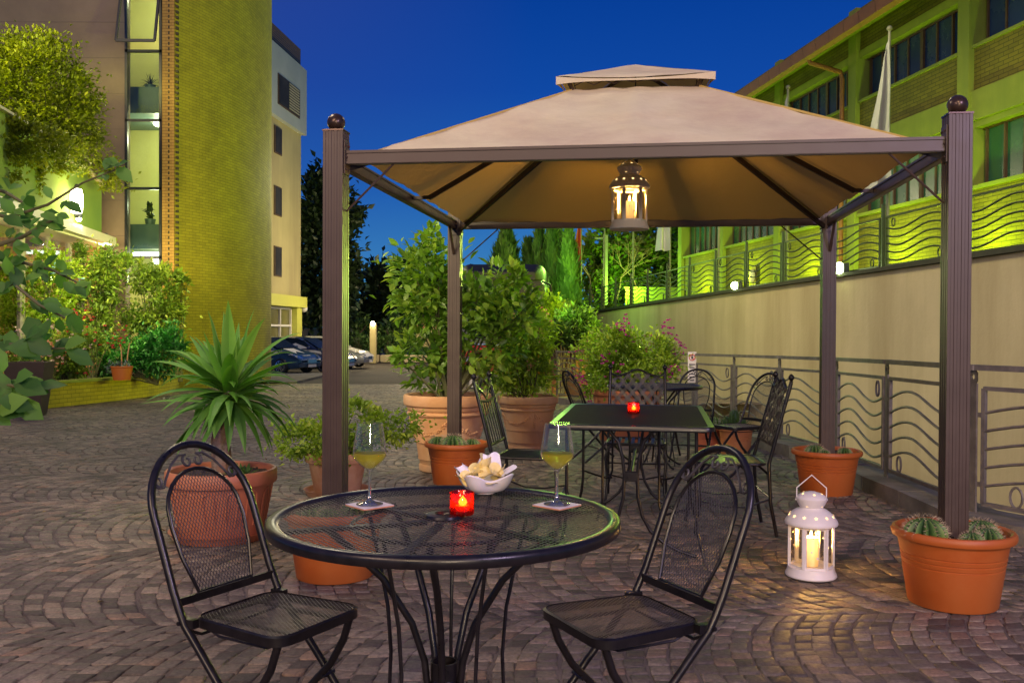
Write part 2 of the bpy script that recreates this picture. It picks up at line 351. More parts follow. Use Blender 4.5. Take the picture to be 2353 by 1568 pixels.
# ------------------------------------------------------------------ railings
def wave_panel(mb,rings,A,B,h0,h1,nb=5,r=.0105,fr=.012,mirror=False):
    A=Vector(A);B=Vector(B)
    P=lambda x,z:A+(B-A)*(1-x if mirror else x)+Vector((0,0,h0+(h1-h0)*z))
    for p,q in ((P(0,0),P(1,0)),(P(0,1),P(1,1)),(P(0,0),P(0,1)),(P(1,0),P(1,1))): mb.bar(p,q,fr*2.2,fr*2.2,up=(0,0,1) if abs((q-p).normalized().z)<.9 else (B-A))
    for i in range(nb):
        zc=.80-i*.76/(nb-.2)
        pts=[P(t/16,zc+.085*cos(PI*(2*t/16+.55))*(1 if t else 1)) for t in range(17)]
        mb.tube(pts,r,5)
    for cx,cz in ((.12,.87),(.86,.10)):
        c=P(cx,cz); d=(B-A).normalized(); rr=(h1-h0)*.075
        rg_=MB(); rings.append(rg_); rg_.tube([c+d*(rr*.75*cos(2*PI*k/14))+Vector((0,0,rr*1.15*sin(2*PI*k/14))) for k in range(14)],r*.8,5,closed=True)
rail=thing('metal_railing','long grey metal railing with wavy bars along the kerb of the terrace','railing',(2.9,7,0))
def local(mb,root):   # world coordinates -> the root's frame
    mb.v=[tuple(Vector(p)-Vector(root.location)) for p in mb.v]; return mb
def part(root,name,mb,mat,smooth=False,sharp=35): return local(mb,root).build(name,mat,root,smooth,sharp)
FP=[Vector((x,y,tz(y)+.11)) for x,y in FENCE]
RH=.92
hr=MB()
for a,b in zip(FP,FP[1:]): hr.bar(a+Vector((0,0,RH)),b+Vector((0,0,RH)),.055,.035); 
for p in FP: hr.tube([p+Vector((0,0,RH-.018)),p+Vector((0,0,RH+.0185))],.036,10)
part(rail,'handrail',hr,MT['galv'])
for i,p in enumerate(FP):
    d=(FP[min(i+1,len(FP)-1)]-FP[max(i-1,0)]).normalized(); m=MB()
    m.bar(p+Vector((0,0,-.04)),p+Vector((0,0,RH-.1)),.012,.065,up=d)
    # drilled head
    cz=p+Vector((0,0,RH-.06)); n_=d.cross(Vector((0,0,1)))
    vs=[];fs=[]
    for s_ in (-.006,.006):
        for k in range(12):
            w=2*PI*k/12; vs.append(cz+n_*s_+d*(.017*cos(w))+Vector((0,0,.017*sin(w))))
        for k in range(12):
            w=2*PI*k/12; q=max(abs(cos(w)),abs(sin(w))); vs.append(cz+n_*s_+d*(.0325*cos(w)/q)+Vector((0,0,.042*sin(w)/q)))
    for k in range(12):
        j=(k+1)%12
        fs+=[(k,j,12+j,12+k),(24+k,36+k,36+j,24+j),(k,24+k,24+j,j)]
    m.add(vs,fs); part(rail,'post',m,MT['galv'])
    if i<len(FP)-1:
        q=FP[i+1]; e=(q-p).normalized(); m=MB(); rg=[]
        wave_panel(m,rg,p+e*.075,q-e*.075,.06,RH-.13)
        for z in (.18,.62):
            m.bar(p+Vector((0,0,z)),p+e*.09+Vector((0,0,z)),.012,.03); m.bar(q+Vector((0,0,z)),q-e*.09+Vector((0,0,z)),.012,.03)
        pn=part(rail,'wavy_panel',m,MT['galv'],True); [part(rail,'ring',r_,MT['galv'],True) for r_ in rg]
# small notice fixed to the railing
A=FP[6]+Vector((-.055,-.06,0)); t=thing('notice_plate','small white notice plate with red ring fixed to the railing post behind the round table','sign',A)
m=MB(); m.box((0,0,.74),(.12,.006,.44)); m.build('plate',MT['white'],t)
m=MB(); m.tube([(.042*cos(2*PI*k/20),-.006,.88+.042*sin(2*PI*k/20)) for k in range(20)],.006,5,closed=True)
m.bar((-.028,-.007,.908),(.028,-.007,.852),.006,.010,up=(1,0,1)); m.build('red_ring',surf('sign_red',(.5,.03,.02),bump=0),t)
m=MB(); m.tube([(0,-.005,.86),(0,-.005,.90)],.012,6); m.sphere((0,-.005,.913),.010,5)
for k in range(6): m.box((0,-.0045,.78-k*.045),(.085-.012*(k%3),.003,.016))
m.build('pictogram',MT['blackmetal'],t)
# ------------------------------------------------------------------ ramp wall and upper terrace
def WZ(y): return 2.25-.0155*(y-11.2) if y>11.2 else 2.25
g=MB(); ys=[3,6,9]+[11.2+1.9*i for i in range(14)]+[41]
for y0,y1 in zip(ys,ys[1:]):
    x0,x1=wall_x(y0),wall_x(y1)
    g.add([(x0,y0,-2.4),(x1,y1,-2.4),(x1,y1,WZ(y1)),(x0,y0,WZ(y0)),(x0+.3,y0,WZ(y0)),(x1+.3,y1,WZ(y1)),(x0+.3,y0,-2.4),(x1+.3,y1,-2.4)],[(1,0,3,2),(2,3,4,5),(5,4,6,7)])
o=g.build('retaining_wall',MT['plaster']); tag(o,'long plain beige plastered wall rising beside the ramp behind the railing','wall')
g=MB()
for y0,y1 in zip(ys,ys[1:]): g.bar((wall_x(y0)+.13,y0,WZ(y0)+.035),(wall_x(y1)+.13,y1,WZ(y1)+.035),.40,.06)
o.select_set(False); cp=g.build('coping',surf('slate_coping',(.025,.026,.02),(.05,.05,.035),rough=.85,scale=6),o)
g=MB(); g.add([(wall_x(3)+.3,3,2.1),(14,3,2.1),(14,41,1.75),(wall_x(41)+.3,41,1.75)],[(0,1,2,3)])
for y0,y1 in zip(ys,ys[1:]): pass
struct(g.build('upper_terrace_floor',surf('terrace_tiles',(.30,.27,.15),(.38,.34,.2),rough=.85,scale=2)))
uf=thing('terrace_railing','green wavy metal railing running along the top of the beige ramp wall','railing',(5,20,2))
UP=[]
for k in range(-3,13):
    inv=.0008636+.0001045*k
    Yp=8*2112*inv
    if 6<Yp<42: UP.append((k,Vector((8.12-.154*Yp,Yp,WZ(Yp)+.06))))
UP.sort(key=lambda q:q[1].y)
MT['greenmetal']=surf('dark_green_metal',(.018,.028,.014),(.03,.045,.02),rough=.5,bump=0)
poles=[]
for i,(k,p) in enumerate(UP):
    m=MB(); m.bar(p+Vector((0,0,-.06)),p+Vector((0,0,1.02)),.05,.05,up=(1,0,0)); part(uf,'post',m,MT['greenmetal'])
    if k%2==0 and k>=0: poles.append(p)
    if i<len(UP)-1:
        q=UP[i+1][1]; e=(q-p).normalized(); m=MB(); rg=[]; wave_panel(m,rg,p+e*.09,q-e*.09,.04,.80,r=.014,fr=.014,mirror=True)
        part(uf,'wavy_panel',m,MT['greenmetal'],True); [part(uf,'ring',r_,MT['greenmetal'],True) for r_ in rg]
# flag poles and flags
MT['pole']=surf('pole_steel',(.16,.17,.10),(.22,.23,.14),rough=.4,bump=0)
flags={'white':((.62,.62,.60),'hanging limp white flag'),'green':((.30,.40,.06),'yellow green flag')}
for i,p in enumerate(sorted(poles,key=lambda q:q.y)):
    if p.y<9: continue
    po=Vector((p.x+.07,p.y,p.z)); hgt=6.02-p.z if p.y<27 else 5.9-p.z
    t=thing('flag_pole',['slim flag pole at the near right end of the terrace railing carrying a white flag','slim flag pole standing second nearest on the terrace railing','slim flag pole third along the terrace railing','slim flag pole on the terrace railing in front of the trees, fourth along','slim flag pole fifth along the terrace railing','slim flag pole sixth along the terrace railing by the cypresses','farthest slim flag pole of the terrace railing'][min(i,6)],'flag pole',po,0,'flag poles on the terrace railing')
    m=MB(); m.tube([(0,0,0),(0,0,hgt)],[.032,.022],8); m.build('pole',MT['pole'],t,True)
    m=MB(); m.sphere((0,0,hgt+.03),.045,6); m.build('finial',MT['pole'],t,True)
    if i in (2,4,5): continue
    c=[(.34,.36,.33),(.36,.38,.34),(.34,.40,.08),(.60,.62,.60),(.36,.40,.05),(.34,.40,.06),(.45,.09,.03)][min(i,6)]
    lab=['long limp white flag hanging against the brick building windows','pale flag behind the canopy roof','yellow green flag near the beam','white flag with pale blue marks hanging below the rear beam beside the lantern','yellowish flag hanging before the trees','small yellow green flag beside the cypresses','thin orange flag by the cypress tops'][min(i,6)]
    Lf=2.45 if p.y<27 else 2.2
    def fl(a,b,Lf=Lf,hgt=hgt,i=i):
        w=.08+.38*b**.8; th=a*w
        return (-.03-th*.8, -.05-.14*sin(a*9+b*2)*(.2+b)-.05*sin(b*7), hgt-.12-b*Lf-.25*a*(1-b))
    m=MB(); m.grid(fl,14,16)
    fo=m.build('flag',surf('flag_cloth_%d'%i,c,rough=.9,bump=.1,bscale=8,scale=2),None,True,80); fo.location=po; tag(fo,lab,'flag')
# floodlights on the wall top
def flood(u,v,Y,lab,r=.07):
    p=W(u,v,Y); t=thing('flood_light',lab,'flood light',p,0,'flood lights on the ramp wall')
    m=MB(); m.box((.07,0,0),(.10,.22,.17),bev=.01); m.box((.13,0,-.12),(.03,.05,.22)); m.build('housing',MT['blackmetal'],t)
    m=MB(); m.sphere((-.02,0,0),r,8,1); m.build('lamp',emis('flood_glow',(.80,1,.40),30),t,True); return p
FL1=flood(1930,616,8*2112/(1930-850+0)-.1,'dazzling green white flood light on the wall top beside the rear right gazebo post',.10)
FL2=flood(1690,656,8*2112/(1690-850)-.1,'smaller dazzling flood light farther along the wall top near the third fence panel',.085)
# ------------------------------------------------------------------ gazebo
TH=.1424; GX=Vector((cos(TH),-sin(TH),0)); GY=Vector((sin(TH),cos(TH),0)); GO=Vector((-.898,4.682,0)); GS=2.98; HB=2.12
gz=thing('gazebo','square garden gazebo with beige canvas canopy on four bronze metal posts','gazebo',GO+GX*(GS/2)+GY*(GS/2),-TH)
# local frame: centre, x right, y back
hS=GS/2
for sx,sy in ((-1,-1),(1,-1),(-1,1),(1,1)):
    x,y=sx*hS,sy*hS; m=MB()
    w=.052; z0=.30; z1=2.25
    prof=[]  # fluted square section
    for side in range(4):
        for k in range(7):
            t_=-1+2*k/7; dpt=.0022 if k%2 else 0
            prof.append((side,t_+.02,dpt)); prof.append((side,t_+2/7-.02,dpt))
    ring=[]
    for side,t_,d in prof:
        a,b=t_*w,w-d
        ring.append([(a,-b),(b,a),(-a,b),(-b,-a)][side])
    n=len(ring); vs=[(x+px,y+py,z) for z in (z0,z1) for px,py in ring]
    m.add(vs,[(k,(k+1)%n,n+(k+1)%n,n+k) for k in range(n)]+[tuple(range(n,2*n))])
    po=m.build('post',MT['bronze'],gz)
    m=MB(); m.box((x,y,z1+.004),(.11,.11,.008)); m.lathe([(.022,z1+.006),(.022,z1+.012)],12,(x,y,0)); m.sphere((x,y,z1+.05),.046,12)
    m.build('ball_finial',MT['ball'],po,True,40)
    # brackets and braces
    m=MB()
    for ax,s in (((1,0,0),-sx),((0,1,0),-sy)):
        a=Vector(ax)*s; c=Vector((x,y,HB)); m.box(c+a*.056,(.006 if ax[0] else .075,.075 if ax[0] else .006,.17))
        for dz in (-.06,.0,.06):
            for q in (-.022,.022):
                o_=Vector((ax[1],ax[0],0))*q; m.sphere(c+a*.061+o_+Vector((0,0,dz)),.006,4)
    m.build('bracket',MT['bronze'],po,False)
    m=MB()
    for ax,s in (((1,0,0),-sx),((0,1,0),-sy)):
        a=Vector(ax)*s; c=Vector((x,y,HB))
        off=Vector((ax[1],ax[0],0))*.0
        if sy<0 and ax[0]: m.tube([c+a*.30+Vector((0,0,-.035)),c+a*.055+Vector((0,0,-.27))],.0055,6)
        elif sy<0: m.tube([c+a*.14+Vector((0,0,-.035)),c+a*.055+Vector((0,0,-.15)),c+a*.052+Vector((0,0,-.26))],.010,6)
        elif ax[0]: m.tube([c+a*.36+Vector((0,0,-.035)),c+a*.055+Vector((0,0,-.30))],.0055,6)
        else: m.bar(c+a*.22+Vector((0,0,-.035)),c+a*.056+Vector((0,0,-.24)),.02,.012)
    m.build('brace',MT['bronze'],gz,True)
e=hS-.055
for a,b in (((-e,-hS),(e,-hS)),((-e,hS),(e,hS)),((-hS,-e),(-hS,e)),((hS,-e),(hS,e))):
    m=MB(); A=Vector((*a,HB));B=Vector((*b,HB)); m.bar(A,B,.035,.070); m.bar(A+Vector((0,0,-.026)),B+Vector((0,0,-.026)),.048,.012); m.bar(A+Vector((0,0,.026)),B+Vector((0,0,.026)),.048,.012)
    m.build('beam',MT['bronze'],gz)
# canopy: lower tier with hole, upper tier
CE=hS-.08; TH2=.37; ZT=2.722; ZB=2.135; UE=.47; ZU=2.775; ZA=2.965
def tier(a,za,b,zb,sag,n=26,k=10,wr=.006,seed=0):
    m=MB()
    for s in range(4):
        ang=s*PI/2; R=Matrix.Rotation(ang,3,'Z')
        def fn(u,v):
            w=a+(b-a)*v; x=(2*u-1)*w; z=za+(zb-za)*v
            edge=sin(PI*abs(2*u-1))**.9*.75 if k>9 else 1-abs(2*u-1)**2.2
            z-=sag*edge*sin(PI*v)*.9+ (sag*.35*edge if v>0.9 else 0)*v
            w_=w-.018*edge*sin(PI*min(v*1.0,1))
            if v>=.999: w_=w-.035*edge
            z+=wr*noise.noise(Vector((x*3+s*7,w*5,seed)))+wr*.8*noise.noise(Vector((x*9,w*2+s*5,seed+3)))
            return R@Vector((x,-w_,z))
        m.grid(fn,n,k)
    return m
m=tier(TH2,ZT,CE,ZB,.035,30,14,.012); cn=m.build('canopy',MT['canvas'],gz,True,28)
m=MB()   # raised central seam on each panel, with piping on the hips
for s in range(4):
    R=Matrix.Rotation(s*PI/2,3,'Z')
    0 and m.tube([R@Vector((.0,-(TH2+(CE-.0-TH2)*t/10)+.018*sin(PI*t/10),ZT+(ZB-ZT)*t/10-.035*sin(PI*t/10)*.9-.001)) for t in range(10)],.005,4)
    m.tube([R@Vector((TH2+(CE-TH2)*t/10,-(TH2+(CE-TH2)*t/10),ZT+(ZB-ZT)*t/10+.002)) for t in range(11)],.008,4)
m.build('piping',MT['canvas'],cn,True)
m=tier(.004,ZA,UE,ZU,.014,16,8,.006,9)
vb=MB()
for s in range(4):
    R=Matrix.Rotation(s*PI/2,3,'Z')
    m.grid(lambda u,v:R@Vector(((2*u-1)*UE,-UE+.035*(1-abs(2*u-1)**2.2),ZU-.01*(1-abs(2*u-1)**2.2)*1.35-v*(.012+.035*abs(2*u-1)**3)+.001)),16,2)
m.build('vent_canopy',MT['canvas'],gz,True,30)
m=MB()
for s in range(4):
    R=Matrix.Rotation(s*PI/2,3,'Z')
    m.bar(R@Vector((-TH2,-TH2,ZT-.015)),R@Vector((TH2,-TH2,ZT-.015)),.02,.02)
    m.bar(R@Vector((-TH2,-TH2,ZT-.02)),R@Vector((-UE+.06,-UE+.06,ZU+.012)),.018,.018)
    m.bar(R@Vector((-.01,-.01,ZA-.03)),R@Vector((-UE+.03,-UE+.03,ZU+.002)),.016,.016)
    m.tube([R@Vector((TH2*(2*k/12-1),-TH2,ZT+.02+.03*abs(sin(k*1.5)))) for k in range(13)],.004,4)
m.build('vent_frame',MT['mullion'],gz)
dk=surf('rafter_brown',(.03,.018,.012),(.045,.028,.018),rough=.5,bump=0)
for s in range(4):
    R=Matrix.Rotation(s*PI/2,3,'Z'); hz=lambda w:ZT+(ZB-ZT)*(w-TH2)/(CE-TH2)
    m=MB(); m.bar(R@Vector((-TH2,-TH2,hz(TH2)-.045)),R@Vector((-hS+.03,-hS+.03,HB-.055)),.026,.030); m.build('rafter',dk,gz)
    m=MB(); m.bar(R@Vector((0,-TH2,ZT-.035)),R@Vector((0,-CE+.05,ZB-.005)),.026,.030); m.bar(R@Vector((0,-CE+.07,ZB)),R@Vector((0,-hS+.02,HB+.01)),.03,.022); m.build('rafter',dk,gz)
m=MB(); m.tube([(0,0,ZA-.02),(0,0,2.36)],.004,6); m.build('hanging_hook',MT['blackmetal'],gz)
# ------------------------------------------------------------------ wine-terracotta plastic pots with cacti round the posts
def cactus(mb,c,r,sz=.85,ribs=13):
    vs=[];fs=[];nz=8;n=ribs*4
    for j in range(nz+1):
        a=-.35+ (PI/2+.35)*j/nz; rr=r*cos(a) if j<nz else .002
        for k in range(n):
            w=2*PI*k/n; q=1+.19*cos(ribs*w); vs.append((c[0]+rr*q*cos(w),c[1]+rr*q*sin(w),c[2]+r*sz*sin(a)))
    for j in range(nz):
        for k in range(n): fs.append((j*n+k,j*n+(k+1)%n,(j+1)*n+(k+1)%n,(j+1)*n+k))
    mb.add(vs,fs,[.5+.5*cos(ribs*2*PI*(i%n)/n) for i in range(len(vs))])
def spines(mb,c,r,sz=.85,ribs=13):
    for k in range(ribs):
        for j in range(7):
            a=-.1+1.5*j/7; w=2*PI*k/ribs; n_=Vector((cos(a)*cos(w),cos(a)*sin(w),sin(a)*sz)); p=Vector(c)+n_*r*1.12
            for q in range(3):
                d=(n_+Vector((random.uniform(-.6,.6),random.uniform(-.6,.6),random.uniform(-.4,.6)))).normalized()*r*.30
                mb.add([p,p+d,p+Vector((0,0,r*.045))],[(0,1,2)])
mcac=foliage('cactus_skin',(.015,.045,.012),(.05,.12,.025),(.16,.26,.06),.05,.5)
mspi=surf('cactus_spines',(.35,.28,.18),(.5,.4,.28),rough=.8,bump=0)
def round_pot(name,label,loc,R,H,rb,mat,rim=.05,sx=1,bands=True,group=None,saucer=None,grooves=0,parts=None):
    t=thing(name,label,'plant pot',loc,random.random(),group); m=MB(); th=.013
    prof=[(.001,.012),(rb*.97,.012),(rb,0),(rb+.004,.006)]
    zr=H-rim; Rr=R-.028
    nb=[(.60,.004),(.68,.004),(.76,.004)] if bands else []
    for f,d in nb:
        r_=rb+(Rr-rb)*f; prof+=[(r_,zr*f),(r_-.004,zr*f+.003),(r_-.004,zr*f+.006),(r_+.001,zr*f+.009)]
    prof+=[(Rr,zr),(R-.004,zr+.004),(R,zr+.016),(R-.001,H-.012),(R-.008,H-.002),(R-.02,H),(R-.032,H-.008),(Rr-.02,zr-.02),(Rr-.03,H-.10)]
    m.lathe(prof,56); o=m.build('pot',mat,t,True,38)
    m=MB(); zs=H-.035; m.grid(lambda u,v:Vector(((Rr-.012)*v*cos(2*PI*u),(Rr-.012)*v*sin(2*PI*u),zs+.012*noise.noise(Vector((v*4*cos(2*PI*u),v*4*sin(2*PI*u),loc[0]))))),28,6)
    pr_=random.Random(int(R*1000)+int(abs(loc[0])*97))
    for _ in range(90): a=pr_.random()*6.28; q=(Rr-.03)*pr_.random()**.5; m.sphere((q*cos(a),q*sin(a),zs+.008),pr_.uniform(.004,.011),3,.7)
    m.build('soil',MT['soil'],t,True)
    if saucer:
        m=MB(); m.lathe([(.001,.004),(saucer*.9,.002),(saucer,.045),(saucer+.006,.05),(saucer-.008,.048),(saucer*.88,.014),(.001,.012)],48); m.build('saucer',mat,t,True,40)
    return t,zs
def post_pot(label,loc,seed,cl):
    where={1:'the near right post pot',2:'the rear right post pot',3:'the rear left post pot',4:'the pot under the round table'}[seed]
    t,zs=round_pot('cactus_pot',label,loc,.268,.345,.19,MT['plasticpot'],.042,group='orange pots round the gazebo posts')
    for j_,(x,y,r) in enumerate(sorted(cl,key=lambda q:-q[2])):
        r*=1.3
        k=thing('cactus',['largest','second largest','third largest','small','smallest'][j_]+' round ribbed cactus in '+where,'cactus',Vector(loc)+Vector((x,y,zs)),random.random()*3)
        m=MB(); cactus(m,(0,0,r*.3),r); m.build('body',mcac,k,True,60)
        m=MB(); spines(m,(0,0,r*.3),r); m.build('spines',mspi,k)
    return t
def GP(sx,sy): return GO+GX*(GS if sx>0 else 0)+GY*(GS if sy>0 else 0)
PFR=(W(2192,1376,4.30).x,GP(1,-1).y,0)
post_pot('the orange plastic pot at the nearest gazebo post on the right',tuple(GP(1,-1)),1,[(-.155,-.06,.062),(.0,-.175,.034),(.09,-.14,.042),(.12,-.02,.05),(-.03,-.19,.022)])
post_pot('the orange plastic pot at the rear right gazebo post',tuple(GP(1,1)+Vector((0,0,tz(7.3)))),2,[(-.11,-.05,.05),(-.06,-.12,.03),(.13,-.03,.035)])
post_pot('the orange plastic pot at the rear left gazebo post beside the big urn',tuple(GP(-1,1)+Vector((.02,0,tz(7.6)))),3,[(-.15,-.05,.055),(-.02,-.14,.068),(.13,-.08,.045),(.06,-.14,.03)])
post_pot('the orange plastic pot under the round table at the front left gazebo post',tuple(GP(-1,-1)),4,[(-.12,-.10,.055),(.11,-.08,.05),(.0,-.16,.04)])
# ------------------------------------------------------------------ expanded metal
def clip_line(poly,p,d):
    t0,t1=-1e9,1e9;n=len(poly)
    for i in range(n):
        ax,ay=poly[i];bx,by=poly[(i+1)%n]; ex,ey=bx-ax,by-ay
        nx,ny=-ey,ex    # inward for ccw
        den=nx*d[0]+ny*d[1]; num=nx*(ax-p[0])+ny*(ay-p[1])
        if abs(den)<1e-12:
            if num>0: return None
            continue
        t=num/den
        if den>0: t0=max(t0,t)
        else: t1=min(t1,t)
    return (t0,t1) if t1-t0>1e-3 else None
def expanded(poly,fn,cw=.013,ch=.022,w=.0021,h=.0010,seg=1):
    """diamond mesh inside a convex ccw outline; fn maps (x,y,off) to 3d"""
    m=MB(); ln=math.hypot(cw,ch); xs=[p[0] for p in poly]; ys_=[p[1] for p in poly]
    step=cw*ch/ln
    for sgn in (1,-1):
        d=(cw/ln,sgn*ch/ln); nn=(-d[1],d[0])
        ext=max(max(abs(x) for x in xs),max(abs(y) for y in ys_))*2
        k=int(ext/step)+1
        cx,cy=(min(xs)+max(xs))/2,(min(ys_)+max(ys_))/2
        for i in range(-k,k+1):
            p=(cx+nn[0]*i*step,cy+nn[1]*i*step); r=clip_line(poly,p,d)
            if not r: continue
            t0,t1=r; ns=seg; vs=[]
            for s in range(ns+1):
                t=t0+(t1-t0)*s/ns; x=p[0]+d[0]*t; y=p[1]+d[1]*t
                for a,b in ((-w/2,-h/2),(w/2,-h/2),(w/2,h/2),(-w/2,h/2)): vs.append(fn(x+nn[0]*a,y+nn[1]*a,b+sgn*.0003))
            fs=[]
            for s in range(ns):
                for a in range(4): fs.append((s*4+a,s*4+(a+1)%4,s*4+4+(a+1)%4,s*4+4+a))
            m.add(vs,fs)
    return m
def rrect(hw0,hw1,y0,y1,r,n=6):
    """ccw rounded trapezoid"""
    P=[]; C=[((hw0-r),y0+r,-PI/2),((hw1-r),y1-r,0),(-(hw1-r),y1-r,PI/2),(-(hw0-r),y0+r,PI)]
    for cx,cy,a in C:
        for k in range(n+1): w=a+PI/2*k/n; P.append((cx+r*cos(w),cy+r*sin(w)))
    return P
def scroll(mb,c,r,turns,a0,dirn,plane,tail=None,w=.0045,n=26):
    pts=[]
    for k in range(n+1):
        t=k/n; a=a0+dirn*turns*2*PI*t; rr=r*(1-.62*t); pts.append(plane(c[0]+rr*cos(a),c[1]+rr*sin(a)))
    if tail: pts=[plane(*q) for q in tail]+pts
    mb.tube(pts,w,6)
def bistro_chair(label,loc,rz,group='folding mesh bistro chairs'):
    t=thing('bistro_chair',label,'chair',loc,rz,group); I=MT['iron']
    W_=.183; ZS=.45
    # back plane: y,z as function of height parameter
    def back(x,q):  # q = height z
        y=-.165-.16*(q-.45)/.40 if q>.45 else -.165
        return Vector((x,y-.03*max(0,q-.7),q))
    # back frame tube: front foot -> up and back -> arch -> down
    arch=[]
    for k in range(19):
        a=PI*k/18; arch.append(back(W_*cos(a),.715+.185*sin(a)))
    side=lambda s:[Vector((s*W_,.27,.013)),Vector((s*W_,.20,.06)),Vector((s*W_,.02,.26)),Vector((s*W_,-.10,.385)),Vector((s*W_,-.145,.43)),Vector((s*W_,-.168,.47)),back(s*W_,.52),back(s*W_,.6),back(s*W_,.68)]
    pts=side(1)+arch+side(-1)[::-1]
    m=MB(); m.tube(pts,.0115,10); m.build('back_frame',I,t,True,60)
    m=MB(); m.bar(back(-W_,.49)+Vector((0,.006,0)),back(W_,.49)+Vector((0,.006,0)),.008,.022); m.build('back_rail',I,t)
    # inner panel outline (ccw) hw: narrow base, rounded top
    po=[(-.100,.50),(.100,.50),(.127,.60),(.135,.68)]
    for k in range(1,12): a=PI*k/12; po.append((.135*cos(a),.70+.130*sin(a)))
    po+=[(-.135,.68),(-.127,.60)]
    m=MB(); m.tube([back(x,z) for x,z in po],.0062,6,closed=True); pf=m.build('panel_rim',I,t,True,60)
    expanded(po,lambda x,z,b:back(x,z)+Vector((0,b,0)),.0115,.0185,.0017,.0009,3).build('back_mesh',MT['iron_grey'],t)
    m=MB(); pl=lambda x,z:back(x,z)
    for s in (1,-1):
        scroll(m,(s*.019,.853),.019,.95,PI/2 if s>0 else PI/2,-s if False else (1 if s<0 else -1),pl,None,.0042)
        scroll(m,(s*.140,.808),.018,1.05,(0 if s>0 else PI),(-1 if s>0 else 1),pl,None,.0042)
        m.tube([pl(s*.019,.872),pl(s*.045,.872),pl(s*.080,.848),pl(s*.110,.812),pl(s*.124,.790),pl(s*.140,.790),pl(s*.152,.808)],.0040,6)
    m.build('scroll_work',MT['iron_grey'],t,True,60)
    # seat
    so=rrect(.152,.168,-.150,.190,.05)
    m=MB(); k=len(so)
    vs=[(x,y,ZS) for x,y in so]+[(x*1.035,y*1.035,ZS-.004) for x,y in so]+[(x*1.035,y*1.035,ZS-.028) for x,y in so]+[(x*.985,y*.985,ZS-.028) for x,y in so]
    m.add(vs,[(r*k+i,r*k+(i+1)%k,(r+1)*k+(i+1)%k,(r+1)*k+i) for r in range(3) for i in range(k)]); m.build('seat_rim',I,t,True,50)
    dish=lambda x,y:-.010*(1-min(1,(x/.15)**2))*(1-min(1,(y/.17)**2))
    expanded(so,lambda x,y,b:(x,y,ZS-.003+b+dish(x,y)),.0120,.019,.0018,.0009,3).build('seat_mesh',MT['meshiron'],t)
    m=MB()
    for s in (-1,1): m.bar((s*.085,-.14,ZS-.018),(s*.085,.17,ZS-.018),.012,.006)
    m.tube([(-.17,-.13,ZS-.035),(-.14,-.13,ZS-.05),(.14,-.13,ZS-.05),(.17,-.13,ZS-.035)],.005,6)
    for s in (-1,1):
        m.box((s*.172,-.140,ZS-.012),(.022,.05,.024)); m.tube([(s*.165,-.155,ZS-.01),(s*.20,-.155,ZS-.01)],.006,6)
        m.tube([(s*.14,.16,ZS-.03),(s*.14,.12,ZS-.045),(s*.14,-.06,ZS-.045),(s*.14,-.10,ZS-.03)],.004,6)
    m.build('seat_support',I,t,True)
    for s in (-1,1):
        m=MB(); m.tube([(s*.145,.165,ZS-.03),(s*.146,.14,ZS-.10),(s*.150,.09,.27),(s*.155,-.03,.15),(s*.158,-.21,.012)],.0115,8); m.build('leg',I,t,True,60)
    m=MB(); m.tube([(-.155,-.05,.14),(.155,-.05,.14)],.007,6); m.tube([(-W_,.11,.155),(W_,.11,.155)],.007,6); m.build('stretcher',I,t,True)
    m=MB()
    for s in (-1,1): m.tube([(s*.140,.058,.225),(s*.198,.058,.225)],.007,6)
    m.build('pivot',I,t,True)
    return t
chL=bistro_chair('black folding mesh chair left of the round table, turned toward the right',(-.681,2.614,0),-.525-PI/2)
chR=dup(chL,(.33,2.604,0),3.607-PI/2,'black folding mesh chair right of the round table, seat toward the left')
# ------------------------------------------------------------------ round table
TZ=.772; TC=(-.171,2.372)
rt=thing('round_table','round black expanded metal table in front with scrolled wire pedestal','table',(*TC,0)); R_=.452
m=MB(); m.lathe([(R_-.034,TZ-.003),(R_-.026,TZ+.002),(R_-.010,TZ+.004),(R_-.002,TZ-.001),(R_,TZ-.008),(R_,TZ-.022),(R_-.003,TZ-.025),(R_-.012,TZ-.024),(R_-.012,TZ-.008),(R_-.034,TZ-.007),(R_-.034,TZ-.003)],96); m.build('rim',MT['iron'],rt,True,50)
poly=[((R_-.028)*cos(2*PI*k/48),(R_-.028)*sin(2*PI*k/48)) for k in range(48)]
ex=expanded(poly,lambda x,y,b:(x,y,TZ-.003+b),.0150,.0245,.0022,.0010,1); ex.build('table_mesh',MT['meshiron'],rt)
m=MB(); m.lathe([(.024,TZ-.004),(.024,TZ+.002),(.028,TZ+.006),(.050,TZ+.004),(.053,TZ-.002),(.050,TZ-.008),(.024,TZ-.012)],32); m.build('parasol_ring',MT['iron'],rt,True,50)
m=MB()
for k in range(6):
    a=2*PI*k/6+.35; m.bar((.05*cos(a),.05*sin(a),TZ-.015),((R_-.015)*cos(a),(R_-.015)*sin(a),TZ-.015),.020,.010)
m.tube([(.24*cos(2*PI*k/36),.24*sin(2*PI*k/36),TZ-.02) for k in range(36)],.005,6,closed=True)
m.build('spokes',MT['iron'],rt,True)
